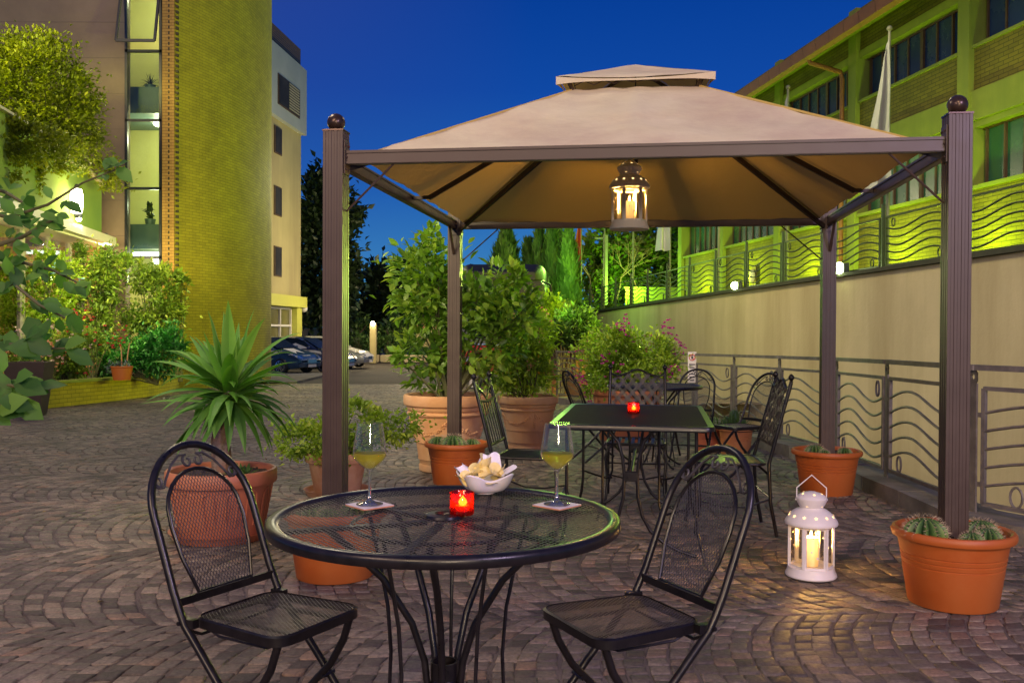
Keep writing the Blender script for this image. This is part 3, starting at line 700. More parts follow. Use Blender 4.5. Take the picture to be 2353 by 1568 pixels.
for k in range(5):
    a=2*PI*k/5+.9; m=MB()
    P=[(.30,TZ-.02),(.24,.70),(.16,.62),(.085,.50),(.052,.40),(.044,.33),(.052,.26),(.085,.17),(.15,.08),(.24,.022),(.27,.012)]
    m.tube([(r*cos(a),r*sin(a),z) for r,z in P],.0095,8); m.build('leg',MT['iron'],rt,True,60)
    m=MB(); P=[(.345,TZ-.02),(.27,.60),(.205,.45),(.19,.34),(.20,.20),(.245,.06),(.26,.013)]
    aa=a+PI/5; P=[(.22,TZ-.02),(.195,.66),(.165,.52),(.155,.40),(.162,.25),(.19,.10),(.20,.012)]
    m.tube([(r*cos(aa),r*sin(aa),z) for r,z in P],.0055,6); m.build('wire_strut',MT['iron'],rt,True,60)
m=MB(); m.lathe([(.030,.30),(.036,.30),(.036,.345),(.033,.35),(.036,.352),(.036,.395),(.030,.395)],24); m.build('collar',MT['iron'],rt,True,40)
for k in range(3):
    a=2*PI*k/3+.2; m=MB(); m.tube([(.10*cos(a),.10*sin(a),.012),(.10*cos(a),.10*sin(a),.10),(.085*cos(a),.085*sin(a),.13),(.065*cos(a),.065*sin(a),.10),(.062*cos(a),.062*sin(a),.04)],.004,6); m.build('foot_loop',MT['iron'],rt,True)
# ------------------------------------------------------------------ things on the round table
zt_=TZ+.0035
mg,nt,out=nodes('clear_glass'); g_=N(nt,'ShaderNodeBsdfGlass',i_Roughness=.0,i_IOR=1.5); g_.inputs['Color'].default_value=(1,1,1,1)
tr=N(nt,'ShaderNodeBsdfTransparent'); mx=N(nt,'ShaderNodeMixShader'); gs=N(nt,'ShaderNodeBsdfGlossy',i_Roughness=.03); lw=N(nt,'ShaderNodeLayerWeight',i_Blend=.5); pw=N(nt,'ShaderNodeMath',operation='POWER'); L(nt,lw.outputs['Facing'],pw.inputs[0]); pw.inputs[1].default_value=3.2
ma=N(nt,'ShaderNodeMath',operation='MULTIPLY_ADD'); L(nt,pw.outputs[0],ma.inputs[0]); ma.inputs[1].default_value=.85; ma.inputs[2].default_value=.06
rim=N(nt,'ShaderNodeBsdfTranslucent'); gm=N(nt,'ShaderNodeMixShader'); gm.inputs[0].default_value=.30; L(nt,gs.outputs[0],gm.inputs[1]); L(nt,rim.outputs[0],gm.inputs[2])
L(nt,ma.outputs[0],mx.inputs[0]); L(nt,tr.outputs[0],mx.inputs[1]); L(nt,gm.outputs[0],mx.inputs[2]); L(nt,mx.outputs[0],out.inputs[0]); MT['glass']=mg
mw,nt,out=nodes('white_wine'); g_=N(nt,'ShaderNodeBsdfGlass',i_IOR=1.33); g_.inputs['Color'].default_value=(.97,.92,.38,1)
tr=N(nt,'ShaderNodeBsdfTransparent'); tr.inputs[0].default_value=(.98,.93,.42,1); mx=N(nt,'ShaderNodeMixShader'); mx.inputs[0].default_value=.45; L(nt,tr.outputs[0],mx.inputs[1]); L(nt,g_.outputs[0],mx.inputs[2])
df=N(nt,'ShaderNodeBsdfTranslucent'); df.inputs[0].default_value=(1,.92,.22,1); m3=N(nt,'ShaderNodeMixShader'); m3.inputs[0].default_value=.48; L(nt,mx.outputs[0],m3.inputs[1]); L(nt,df.outputs[0],m3.inputs[2]); L(nt,m3.outputs[0],out.inputs[0]); MT['wine']=mw
ms_,nt,out=nodes('stem_glass'); g_=N(nt,'ShaderNodeBsdfGlass',i_Roughness=.02,i_IOR=1.5); gs=N(nt,'ShaderNodeBsdfGlossy',i_Roughness=.06); df=N(nt,'ShaderNodeBsdfTranslucent'); mx=N(nt,'ShaderNodeMixShader'); mx.inputs[0].default_value=.35; L(nt,g_.outputs[0],mx.inputs[1]); L(nt,gs.outputs[0],mx.inputs[2]); m3=N(nt,'ShaderNodeMixShader'); m3.inputs[0].default_value=.25; L(nt,mx.outputs[0],m3.inputs[1]); L(nt,df.outputs[0],m3.inputs[2]); L(nt,m3.outputs[0],out.inputs[0]); MT['solidglass']=ms_
def wine_glass(label,loc):
    t=thing('wine_glass',label,'wine glass',loc,0,'wine glasses on the round table')
    out_=[(.036,.0005),(.036,.002),(.020,.006),(.007,.012),(.0042,.025),(.0036,.06),(.0042,.085),(.010,.094),(.025,.106),(.038,.119),(.0445,.130),(.0452,.138),(.0435,.155),(.039,.185),(.0345,.213),(.0335,.219)]
    inn=[(.0325,.219),(.0335,.212),(.038,.185),(.0424,.155),(.0440,.138),(.0433,.131),(.0368,.121),(.024,.109),(.010,.098),(.001,.096)]
    m=MB(); m.lathe(out_[7:]+inn,48); m.build('bowl',MT['glass'],t,True,60)
    m=MB(); m.lathe([(.001,.0005)]+out_[:8]+[(.001,.0955)],40); m.build('stem',MT['solidglass'],t,True,60)
    m=MB(); pr=[(.001,.0965),(.0098,.0985),(.0236,.1094),(.0364,.1213),(.0428,.1312),(.0434,.136),(.0435,.1385),(.001,.1380)]
    m.lathe(pr,40); m.build('white_wine',MT['wine'],t,True,50); return t
def coaster(label,loc,rz):
    t=thing('coaster',label,'coaster',loc,rz,'coasters under the wine glasses')
    m=MB(); m.box((0,0,.002),(.095,.095,.004),bev=.001); m.build('board',surf('coaster_card_'+label[:6],(.46,.20,.12),(.52,.26,.16),rough=.8,bump=0),t)
    m=MB(); m.box((0,0,.0046),(.0945,.0945,.0008)); m.build('printed_face',surf('coaster_face_'+label[:6],(.55,.50,.56),(.68,.62,.66),rough=.5,scale=30,bump=0),t)
cL=W(850,1163,2.46); cR=W(1280,1163,2.46)
def onz(u,v,z): 
    d=ray(u,v); k=(z-EYE)/d.z; return Vector((d.x*k,d.y*k,z))
a_=onz(849,1162,zt_); b_=onz(1279,1162,zt_)
coaster('white faced square coaster under the left wine glass',a_,.72); coaster('white faced square coaster under the right wine glass',b_,.84)
wine_glass('glass of white wine standing left of the red candle on the round table',a_+Vector((0,0,.0052))); wine_glass('glass of white wine standing right of the chip bowl on the round table',b_+Vector((0,0,.0052)))
mr_,nt,out=nodes('red_glass'); tl=N(nt,'ShaderNodeBsdfTranslucent'); tl.inputs[0].default_value=(1,.05,.02,1); trp=N(nt,'ShaderNodeBsdfTransparent'); trp.inputs[0].default_value=(.98,.26,.09,1)
gl=N(nt,'ShaderNodeBsdfGlossy',i_Roughness=.05); gl.inputs[0].default_value=(.8,.6,.6,1); mxa=N(nt,'ShaderNodeMixShader'); mxa.inputs[0].default_value=.30; L(nt,trp.outputs[0],mxa.inputs[1]); L(nt,tl.outputs[0],mxa.inputs[2])
mxb=N(nt,'ShaderNodeMixShader'); mxb.inputs[0].default_value=.07; L(nt,mxa.outputs[0],mxb.inputs[1]); L(nt,gl.outputs[0],mxb.inputs[2]); L(nt,mxb.outputs[0],out.inputs[0])
MT['wax']=surf('candle_wax',(.85,.62,.36),(.9,.7,.45),rough=.5,scale=20,bump=.05)
MT['flame']=emis('flame',(1,.62,.22),45)
def flame(root,c,s=1,wd=1):
    m=MB(); m.lathe([(.0005,0),(.004*s*wd,.003*s),(.0062*s*wd,.010*s),(.005*s*wd,.018*s),(.002*s*wd,.027*s),(.0004,.033*s)],10,c); m.build('flame',MT['flame'],root,True,80)
def glow(name,loc,e,col,r,parent=None):
    l=bpy.data.lights.new(name,'POINT'); l.energy=e; l.color=col; l.shadow_soft_size=r; o=bpy.data.objects.new(name,l); COL.objects.link(o); o.location=loc; return o
def votive(label,loc,e=.55,s=1):
    t=thing('candle_holder',label,'candle holder',loc,0,'red glass candle holders')
    R1=.0315*s;H1=.058*s
    m=MB(); m.lathe([(.001,.001),(R1*.94,0),(R1,.004),(R1,H1-.002),(R1-.0015,H1),(R1-.003,H1-.002),(R1-.003,.008),(.001,.007)],36); m.build('glass_cup',mr_,t,True,50)
    c=thing('tea_light','lit wax tea light inside the red holder '+('on the round table' if 'round' in label else 'on the rectangular table'),'candle',Vector(loc)+Vector((0,0,.009)))
    m=MB(); m.lathe([(.001,0),(.019*s,0),(.019*s,.014),(.001,.013)],20); m.build('wax',MT['wax'],c,True,50)
    flame(c,(.002,0,.013),.82*s,2.3); glow('tea_light_glow',Vector(loc)+Vector((0,0,.035)),e,(1,.45,.15),.006)
votive('red glass candle holder on the round table in front of the chips',onz(1061,1180,zt_))
# chips
bw=thing('snack_bowl','white square porcelain bowl with swept corners on the round table','bowl',onz(1113,1131,zt_),math.radians(20))
m=MB()
def bowlf(off):
    def fn(u,v):
        a=2*PI*u; q=abs(cos(2*a-PI/2))   # corners at 45deg
        q=abs(sin(2*(a)))**1.0
        r=(.030+(.062+.030*q**2.2-.030)*v**.75)*(1 if v>0 else 1); r=r if v>.001 else .0
        z=.004+.036*v**1.7+ .020*v**4*q**2.5
        return Vector(((r-off)*cos(a),(r-off)*sin(a),z+off*1.2))
    return fn
m.grid(bowlf(0),56,10); m.grid(bowlf(.003),56,10)
f1,f2=bowlf(0),bowlf(.003)
m.grid(lambda u,v:f1(u,1)*(1-v)+f2(u,1)*v+Vector((0,0,.001*sin(PI*v))),56,2)
m.lathe([(.031,.006),(.030,0),(.027,0)],24); m.build('bowl',surf('porcelain',(.70,.68,.72),(.74,.72,.76),rough=.12,bump=0,coat=.5),bw,True,60)
nk=MB()
def nap(rot,sx,h):
    Rm=Matrix.Rotation(rot,3,'Z')
    return lambda u,v:Rm@Vector(((u-.5)*.13*sx*(1-.5*v),.018+.068*v+.008*sin(u*9),.028+h*v**1.1+.006*sin(u*7+v*3)))
nk.grid(nap(.05,.8,.075),12,8); nk.grid(nap(-1.3,.95,.050),12,8); nk.grid(nap(1.3,.9,.046),12,8)
ko=nk.build('paper_napkin',surf('napkin_paper',(.74,.73,.80),(.80,.78,.84),rough=.9,scale=20,bump=.2,bscale=60),None,True,60); ko.location=bw.location; ko.rotation_euler=(0,0,math.radians(-14)); tag(ko,'white paper napkin folded round the chips in the bowl','napkin')
mch=surf('potato_crisp',(.78,.62,.22),(.88,.76,.38),rough=.55,scale=60,bump=.6,bscale=160,bdist=.002)
crng=random.Random(5)
def chip(seed):
    r=random.Random(seed); m=MB(); k1=r.uniform(5,13);k2=r.uniform(-9,8); ph=r.random()*6
    def fn(u,v):
        a=2*PI*u; R=.030*(1+.10*sin(2*a+ph)+.05*sin(5*a+ph))*v; x=R*cos(a);y=R*sin(a)*.86
        return Vector((x,y,k1*x*x+k2*y*y*.7+.002*sin(a*4+ph)*v*v))
    m.grid(fn,22,5); return m
pos=[(0.0,.022,.088,62,12),(-.030,.0,.064,30,-18),(.034,.008,.070,-24,30),(-.046,-.014,.052,22,34),(.0,-.026,.060,38,0),(.040,-.026,.052,18,-24),(-.026,-.040,.050,30,10),(.014,-.044,.050,12,-14),(-.038,.028,.070,56,-30),(.046,.026,.066,50,34),(.006,.0,.070,20,6),(-.064,-.006,.052,10,18),(.062,-.004,.054,16,-20),(-.012,.034,.098,84,-10)]
for i,(x,y,z,rx,ry) in enumerate(pos):
    o=chip(i).build('potato_crisp',mch,None,True,80); o.location=Vector(bw.location)+Vector((x,y,z-.012)); o.rotation_euler=(math.radians(rx),math.radians(ry),crng.random()*6)
    tag(o,'golden potato crisp heaped in the white bowl','crisp','potato crisps heaped in the white bowl')
# ------------------------------------------------------------------ lanterns
MT['lanternglass']=pane_glass('lantern_pane',(1,.97,.90),.10)
MT['starglow']=emis('star_opening_glow',(1,.62,.25),3.2)  # candlelight through the star holes, put on as emissive shapes
def star(mb,c,n_,r):
    n_=Vector(n_).normalized(); u=n_.cross(Vector((0,0,1))).normalized(); w=n_.cross(u); vs=[Vector(c)+n_*.0012]
    for k in range(10):
        a=PI*k/5; q=r if k%2==0 else r*.48; vs.append(Vector(c)+n_*.0012-w*(q*cos(a))*1+u*(q*sin(a)))
    mb.add(vs,[(0,1+k,1+(k+1)%10) for k in range(10)])
def lantern(label,loc,rz,handle=True):
    t=thing('lantern',label,'lantern',loc,rz,'white metal star lanterns'); Wt=MT['white']; n=6; R1=.112
    m=MB(); m.lathe([(.001,.002),(.124,0),(.128,.006),(.126,.016),(.120,.026),(.116,.040),(.114,.050),(.001,.050)],48); m.build('base',Wt,t,True,40)
    z0,z1=.050,.262
    m=MB()
    V_=[Vector((R1*cos(PI/3*k),R1*sin(PI/3*k),0)) for k in range(n)]
    for k in range(n):
        p=V_[k]; m.bar(p+Vector((0,0,z0)),p+Vector((0,0,z1)),.013,.008,up=p)
        q=V_[(k+1)%n]
        for z in (z0+.005,z1-.006): m.bar(p+Vector((0,0,z)),q+Vector((0,0,z)),.006,.012)
        d=(q-p).normalized()
        for e_,s_ in ((p,1),(q,-1)): m.bar(e_+d*.011*s_+Vector((0,0,z0+.01)),e_+d*.011*s_+Vector((0,0,z1-.01)),.006,.006,up=p)
    m.build('window_frame',Wt,t)
    for k in range(n):
        p,q=V_[k]*.99,V_[(k+1)%n]*.99; m=MB(); m.add([p+Vector((0,0,z0+.008)),q+Vector((0,0,z0+.008)),q+Vector((0,0,z1-.008)),p+Vector((0,0,z1-.008))],[(0,1,2,3)]); pn=m.build('pane',MT['lanternglass'],t)
        m=MB(); nn=(p+q).normalized(); d=(q-p).normalized()
        for a_,b_,r_ in ((-.018,.09,.007),(.012,.06,.009),(.02,.13,.007),(-.01,.16,.008)): star(m,(p+q)/2+d*a_+Vector((0,0,z0+b_)),nn,r_)
        if k%2==0: m.build('printed_star',Wt,pn)
    m=MB(); prof=[(.118,z1),(.130,z1+.004),(.132,z1+.012),(.129,z1+.022),(.121,z1+.034),(.110,z1+.050),(.094,z1+.066),(.076,z1+.078),(.060,z1+.085),(.057,z1+.090),(.062,z1+.096),(.070,z1+.112),(.077,z1+.128),(.078,z1+.136),(.074,z1+.142),(.062,z1+.152),(.044,z1+.162),(.020,z1+.169),(.001,z1+.171)]
    m.lathe(prof,48); dm=m.build('dome',Wt,t,True,40)
    m=MB()
    for k in range(12): a=2*PI*k/12; star(m,(.110*cos(a),.110*sin(a),z1+.0505),(cos(a)*.75,sin(a)*.75,.66),.0095)
    for k in range(5): a=2*PI*k/5+.4; star(m,(.0645*cos(a),.0645*sin(a),z1+.105),(cos(a)*.9,sin(a)*.9,-.3),.009); star(m,(.050*cos(a+.6),.050*sin(a+.6),z1+.159),(cos(a+.6)*.5,sin(a+.6)*.5,.85),.008)
    m.build('star_opening',MT['starglow'],dm)
    m=MB()
    zb=z1+.128
    if handle: P=[(-.074,0,zb),(-.074,0,zb+.06),(0,0,zb+.125),(.074,0,zb+.06),(.074,0,zb)]
    else: P=[(-.074,0,zb),(-.060,0,zb+.02),(-.03,0,zb+.050),(0,0,zb+.068),(.03,0,zb+.050),(.060,0,zb+.02),(.074,0,zb)]
    m.tube(P,.0032,6)
    for s in (-1,1): m.sphere((s*.076,0,zb),.006,5)
    m.build('handle',Wt,t,True)
    return t
def candle(label,loc,r,h,e):
    c=thing('candle',label,'candle',loc,0,'pillar candles in the lanterns'); m=MB()
    m.lathe([(.001,0),(r,0),(r,h-.004),(r-.003,h),(r-.008,h-.001),(r*.5,h-.006),(.001,h-.007)],32); m.build('wax',MT['waxlit'],c,True,50)
    m=MB(); m.tube([(0,0,h-.008),(0,0,h+.004)],.0011,5); m.build('wick',MT['blackmetal'],c)
    flame(c,(0,0,h),1.15); glow('candle_glow',Vector(loc)+Vector((0,0,h+.022)),e,(1,.55,.12),.010)
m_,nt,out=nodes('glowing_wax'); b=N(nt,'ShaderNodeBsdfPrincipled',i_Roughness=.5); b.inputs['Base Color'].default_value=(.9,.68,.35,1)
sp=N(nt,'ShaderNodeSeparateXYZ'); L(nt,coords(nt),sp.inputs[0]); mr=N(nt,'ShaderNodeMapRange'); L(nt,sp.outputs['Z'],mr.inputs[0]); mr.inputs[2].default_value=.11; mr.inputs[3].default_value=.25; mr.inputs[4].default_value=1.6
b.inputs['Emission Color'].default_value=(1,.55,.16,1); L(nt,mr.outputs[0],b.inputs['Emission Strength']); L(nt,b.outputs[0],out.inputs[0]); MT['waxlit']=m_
lf=Vector((1.538,4.70,.004)); lantern('white star lantern with lit candle standing on the cobbles near the right posts',lf,math.radians(-6))
candle('pillar candle burning in the lantern on the ground',lf+Vector((0,0,.052)),.036,.145,24)
ce=GO+GX*(GS/2)+GY*(GS/2); lh=Vector((ce.x-.035,ce.y,1.905)); lantern('white star lantern with lit candle hanging under the gazebo canopy',lh,math.radians(4),False)
candle('pillar candle burning in the hanging lantern',lh+Vector((0,0,.052)),.036,.13,42)
# ------------------------------------------------------------------ rectangular table and its chairs
RA_=-.1547
tt=thing('rectangular_table','rectangular black mesh table with red candle under the gazebo','table',(.752,5.665,0),RA_)
TW,TL,TH_=.445,.725,.742
poly=[(-TW,-TL),(TW,-TL),(TW,TL),(-TW,TL)]
r_=rrect(TW,TW,-TL,TL,.05)
m=MB(); k=len(r_); vs=[]
for f,z in ((.93,TH_-.002),(1.0,TH_),(1.01,TH_-.006),(1.01,TH_-.026),(.985,TH_-.026)):
    off=(f-1)*.45
    vs+=[(x*(1+off/TW*1.0),y*(1+off/TL*1.0),z) for x,y in r_]
m.add(vs,[(r*k+i,r*k+(i+1)%k,(r+1)*k+(i+1)%k,(r+1)*k+i) for r in range(4) for i in range(k)]); m.build('rim',MT['iron'],tt,True,40)
expanded([(x*.95,y*.97) for x,y in r_],lambda x,y,b:(x,y,TH_-.004+b),.014,.023,.0036,.0014,1).build('table_mesh',MT['meshdull'],tt)
m=MB()
for x in (-.36,0,.36): m.bar((x,-TL+.04,TH_-.02),(x,TL-.04,TH_-.02),.02,.01)
for y in (-.62,0,.62): m.bar((-.40,y,TH_-.035),(.40,y,TH_-.035),.022,.014)
m.build('frame',MT['iron'],tt)
for sx in (-1,1):
    for sy in (-1,1):
        m=MB(); x,y=sx*.355,sy*.60
        m.tube([(x,y,TH_-.03),(x,y,.25),(x+sx*.01,y,.15),(x+sx*.045,y+sy*.03,.012)],.010,8); m.tube([(x-sx*.20,y,TH_-.03),(x-sx*.20,y,.45),(x-sx*.2,y,.30),(x-sx*.17,y,.20)],.008,6)
        m.build('leg',MT['iron'],tt,True,60)
for sy in (-1,1):
    for sx in (-1,1):
        m=MB(); y=sy*.60; pts=[]
        cv=[(.20,.71),(.12,.70),(.07,.64),(.045,.55),(.035,.45),(.04,.33),(.065,.23),(.11,.15),(.18,.09),(.27,.045),(.36,.02)]
        cv2=[(.345,.29),(.27,.265),(.20,.245),(.155,.25)]
        m.tube([(sx*a,y,b) for a,b in cv],.010,8); m.tube([(sx*a,y,b) for a,b in cv2],.007,6)
        m.build('curved_brace',MT['iron'],tt,True,60)
m=MB()
for sy in (-1,1): m.box((0,sy*.60,.45),(.075,.02,.055),bev=.004)
m.tube([(0,-.60,.45),(0,.60,.45)],.010,8); m.build('stretcher',MT['iron'],tt)
votive('red glass candle holder alone on the rectangular table',onz(1455,949,TH_+.002),.6,1.18)
def strip_seat(m,hw,d,z):
    m.tube([(x,y,z) for x,y in rrect(hw,hw,-d,d,.06)],.009,8,closed=True)
def iron_chair(label,loc,rz,style):
    t=thing('iron_chair',label,'chair',loc,rz,'wrought iron chairs round the rectangular table'); I=MT['iron']; hw=.205; d=.20; zs=.445
    m=MB(); strip_seat(m,hw,d,zs); m.build('seat_rim',I,t,True,60)
    m=MB()
    for k in range(8): x=-.17+.34*k/7; m.bar((x,-d,zs+.002),(x,d,zs+.002),.024,.004)
    m.build('seat_slats',I,t)
    zt=.955 if style=='lattice' else .935
    by=lambda z:-d-.01-.13*max(0,(z-.45)/.5)
    for s in (-1,1):
        m=MB(); m.tube([(s*(hw+.012),-d-.06,.012),(s*(hw+.012),-d-.02,.22),(s*(hw+.010),by(.45),.45),(s*(hw+.006),by(.7),.70),(s*(hw+.002),by(zt),zt-.01)],.0115,8); o=m.build('back_post',I,t,True,60)
        m=MB(); m.lathe([(.006,-.012),(.013,-.006),(.008,0),(.017,.012),(.019,.022),(.013,.034),(.003,.041),(.0005,.042)],14,(s*(hw+.002),by(zt),zt)); m.build('finial',I,o,True,60)
    for s in (-1,1):
        m=MB(); m.tube([(s*.16,d-.03,zs-.01),(s*.195,d-.01,zs-.03),(s*.215,d,.35),(s*.20,d,.20),(s*.205,d+.02,.10),(s*.215,d+.03,.012)],.010,8); m.build('leg',I,t,True,60)
    m=MB()
    m.tube([(-.2,d,.23),(-.07,d,.20),(.07,d,.20),(.2,d,.23)],.006,6); m.tube([(-.21,-d-.02,.25),(.21,-d-.02,.25)],.006,6)
    for s in (-1,1): m.tube([(s*.20,d,.22),(s*.225,.05,.19),(s*.225,-.08,.19),(s*.215,-d-.02,.24)],.006,6)
    m.build('stretcher',I,t,True)
    top=[(-hw,zt-.035),(-.15,zt-.052),(-.08,zt-.03),(-.03,zt-.004),(0,zt),(.03,zt-.004),(.08,zt-.03),(.15,zt-.052),(hw,zt-.035)]
    B=lambda x,z:Vector((x,by(z),z))
    if style=='lattice':
        m=MB(); m.tube([B(x,z) for x,z in top],.009,8)
        m.bar(B(-hw,.56),B(hw,.56),.010,.014); m.build('back_rail',I,t,True)
        m=MB(); po=[(-.195,.565),(.195,.565),(.195,zt-.05),(.08,zt-.035),(0,zt-.012),(-.08,zt-.035),(-.195,zt-.05)]
        k=0
        for sg in (1,-1):
            for i in range(-7,8):
                for dd in (-.009,0,.009):
                    p=(i*.074+dd*1.3,.74); dr=(.66,.75*sg); r=clip_line(po,p,dr)
                    if not r: continue
                    ns=16; pts=[]
                    for q in range(ns+1):
                        tt_=r[0]+(r[1]-r[0])*q/ns; x=p[0]+dr[0]*tt_; z=p[1]+dr[1]*tt_
                        ph=(x-(z-.74)*dr[0]/dr[1]*-1)/.074
                        off=.0045*sg*cos(PI*((x*(1)+ (z-.74)*.88*sg*1)/.074))
                        pts.append(B(x,z)+Vector((0,off,0)))
                    m.tube(pts,.0036,5)
        m.build('woven_lattice',MT['iron_grey'],t,True,60)
    else:
        m=MB(); m.tube([B(x,z-.01) for x,z in top],.008,8); m.tube([B(-hw,.80),B(0,.785),B(hw,.80)],.009,8); m.tube([B(-hw,.52),B(hw,.52)],.009,8); m.build('back_rail',I,t,True)
        m=MB()
        for k in range(6): x=-.15+.3*k/5; m.bar(B(x,.525),B(x,.79),.010,.006,up=(0,1,0))
        m.build('back_bars',I,t)
        m=MB()
        for s in (-1,1):
            m.tube([B(s*.19,.905),B(s*.12,.87),B(s*.06,.84),B(0,.80)],.006,6); m.tube([B(s*.16,.81),B(s*.17,.85),B(s*.14,.87),B(s*.115,.85),B(s*.13,.83)],.005,6)
        m.build('scroll_work',I,t,True)
    return t
iron_chair('wrought iron chair with lattice back at the far end of the rectangular table',(.915,6.73,0),PI+RA_,'lattice')
iron_chair('wrought iron chair with lattice back at the right side of the rectangular table',(1.36,5.78,0),PI/2+RA_+.10,'lattice')
iron_chair('wrought iron chair with plain vertical bars at the left side of the rectangular table',(.13,5.98,0),-PI/2+RA_-.06,'bars')
# far round table with three folding chairs
rt2=dup(rt,(1.36,8.75,tz(8.75)),.6,'farther round black mesh table between the flowering planter and the railing','table')
for p,a,l in (((.86,9.15,tz(9.15)),-PI/2+.35,'folding mesh chair at the left of the far round table by the flowers'),
              ((1.83,9.30,tz(9.3)),PI-.35,'folding mesh chair behind the far round table beside the railing'),
              ((2.02,8.15,tz(8.1)),PI/2+.45,'folding mesh chair at the right of the far round table near the cactus pot')):
    dup(chL,p,a,l)
# ------------------------------------------------------------------ plants
def rand_dirs(n): 
    d=RNG.normal(size=(n,3)); return d/np.linalg.norm(d,axis=1,keepdims=True)
def leaf_mesh(name,P,D,Nn,Ln,Wd,tone,mat,parent,seg=1,curl=.15):
    """P base, D direction, Nn leaf normal hint; every leaf folded along its midrib"""
    n=len(P); D=D/np.linalg.norm(D,axis=1,keepdims=True)
    S=np.cross(D,Nn); S/=np.linalg.norm(S,axis=1,keepdims=True)+1e-9; U=np.cross(S,D)
    Ln=Ln[:,None];Wd=Wd[:,None]
    if seg==1:
        pts=[P,P+D*Ln*.45+S*Wd*.5+U*Wd*.18,P+D*Ln-U*Ln*curl,P+D*Ln*.45-S*Wd*.5+U*Wd*.18]
        k=4; fc=[(0,1,2),(0,2,3)]
    else:
        pts=[P,P+D*Ln*.28+S*Wd*.42+U*Wd*.12,P+D*Ln*.62+S*Wd*.5+U*(Wd*.14-Ln*curl*.3),P+D*Ln-U*Ln*curl,P+D*Ln*.62-S*Wd*.5+U*(Wd*.14-Ln*curl*.3),P+D*Ln*.28-S*Wd*.42+U*Wd*.12,P+D*Ln*.30,P+D*Ln*.64-U*Ln*curl*.35]
        k=8; fc=[(0,1,6),(1,2,7),(1,7,6),(2,3,7),(0,6,5),(6,7,5),(5,7,4),(7,3,4)]
    V=np.stack(pts,1).reshape(-1,3); Fc=(np.arange(n)[:,None,None]*k+np.array(fc)[None]).reshape(-1,3)
    return arrays_mesh(name,V,Fc,np.repeat(tone,k),mat,parent,False)
def blob(center,rad,n,clumps,spread=.28,shell=.55,up=.3,flatb=False):
    """leaf positions gathered in clumps spread through an ellipsoid, with outward directions"""
    c=np.array(center,float);R=np.array(rad,float)
    d=rand_dirs(clumps); 
    if flatb: d[:,2]=np.abs(d[:,2])*1.0-.15
    rr=(shell+(1-shell)*RNG.random(clumps)**.6)[:,None]; C=d*rr
    idx=RNG.integers(0,clumps,n); off=RNG.normal(size=(n,3))*spread*RNG.uniform(.5,1.2,clumps)[idx][:,None]
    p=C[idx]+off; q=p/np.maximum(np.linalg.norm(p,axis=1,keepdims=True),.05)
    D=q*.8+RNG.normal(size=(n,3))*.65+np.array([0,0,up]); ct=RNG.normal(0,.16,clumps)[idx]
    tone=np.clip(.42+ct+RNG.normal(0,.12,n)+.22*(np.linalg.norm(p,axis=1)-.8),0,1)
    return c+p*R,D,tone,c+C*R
def shrub(name,label,cat,base,blobs,size,mat,seg=1,group=None,stems=True,asp=.5,curl=.15,stem_r=.012,flowers=None,parent=None,partname='foliage',up=.3):
    t=parent or thing(name,label,cat,base,0,group); bx=np.array(base,float)
    Ps=[];Ds=[];Ts=[];Cs=[]
    for b in blobs:
        P,D,T,C=blob(*b[:4],**(b[4] if len(b)>4 else {})); Ps.append(P);Ds.append(D);Ts.append(T);Cs.append(C)
    P=np.concatenate(Ps);D=np.concatenate(Ds);T=np.concatenate(Ts);C=np.concatenate(Cs); n=len(P)
    Nn=np.array([0,0,1.])+RNG.normal(size=(n,3))*.45; sz=size*RNG.uniform(.6,1.25,n)
    leaf_mesh(partname,P-bx,D,Nn,sz,sz*asp,T,mat,t,seg,curl)
    if stems:
        m=MB(); k=min(len(C),26)
        for c in C[RNG.permutation(len(C))[:k]]:
            c=Vector(c-bx); s0=Vector((random.uniform(-.04,.04),random.uniform(-.04,.04),0)); mid=s0.lerp(c,.5)+Vector((random.uniform(-.05,.05),random.uniform(-.05,.05),.06*c.z))
            m.tube([s0,mid,c],[stem_r,stem_r*.7,stem_r*.3],5)
        m.build('stem',MT['stem'] if stem_r<.03 else MT['bark'],t,True)
    if flowers:
        fm,fc,fn,fsz,fcl=flowers; sel=RNG.permutation(len(C))[:fcl]; idx=RNG.choice(sel,fn); pf=C[idx]+RNG.normal(size=(fn,3))*fsz*1.6
        cc=np.mean(C,axis=0); o_=pf-cc; pf=pf+o_/np.linalg.norm(o_,axis=1,keepdims=True)*fsz*4.5+np.array([0,-fsz*1.5,fsz])
        PP=np.repeat(pf,5,0); dd=rand_dirs(len(PP)); dd[:,2]=np.abs(dd[:,2])*.6; s_=np.full(len(PP),fsz)*RNG.uniform(.7,1.2,len(PP))
        leaf_mesh('flowers',PP-bx,dd,rand_dirs(len(PP)),s_,s_*.8,RNG.random(len(PP)),fm,t,1,.1)
    return t
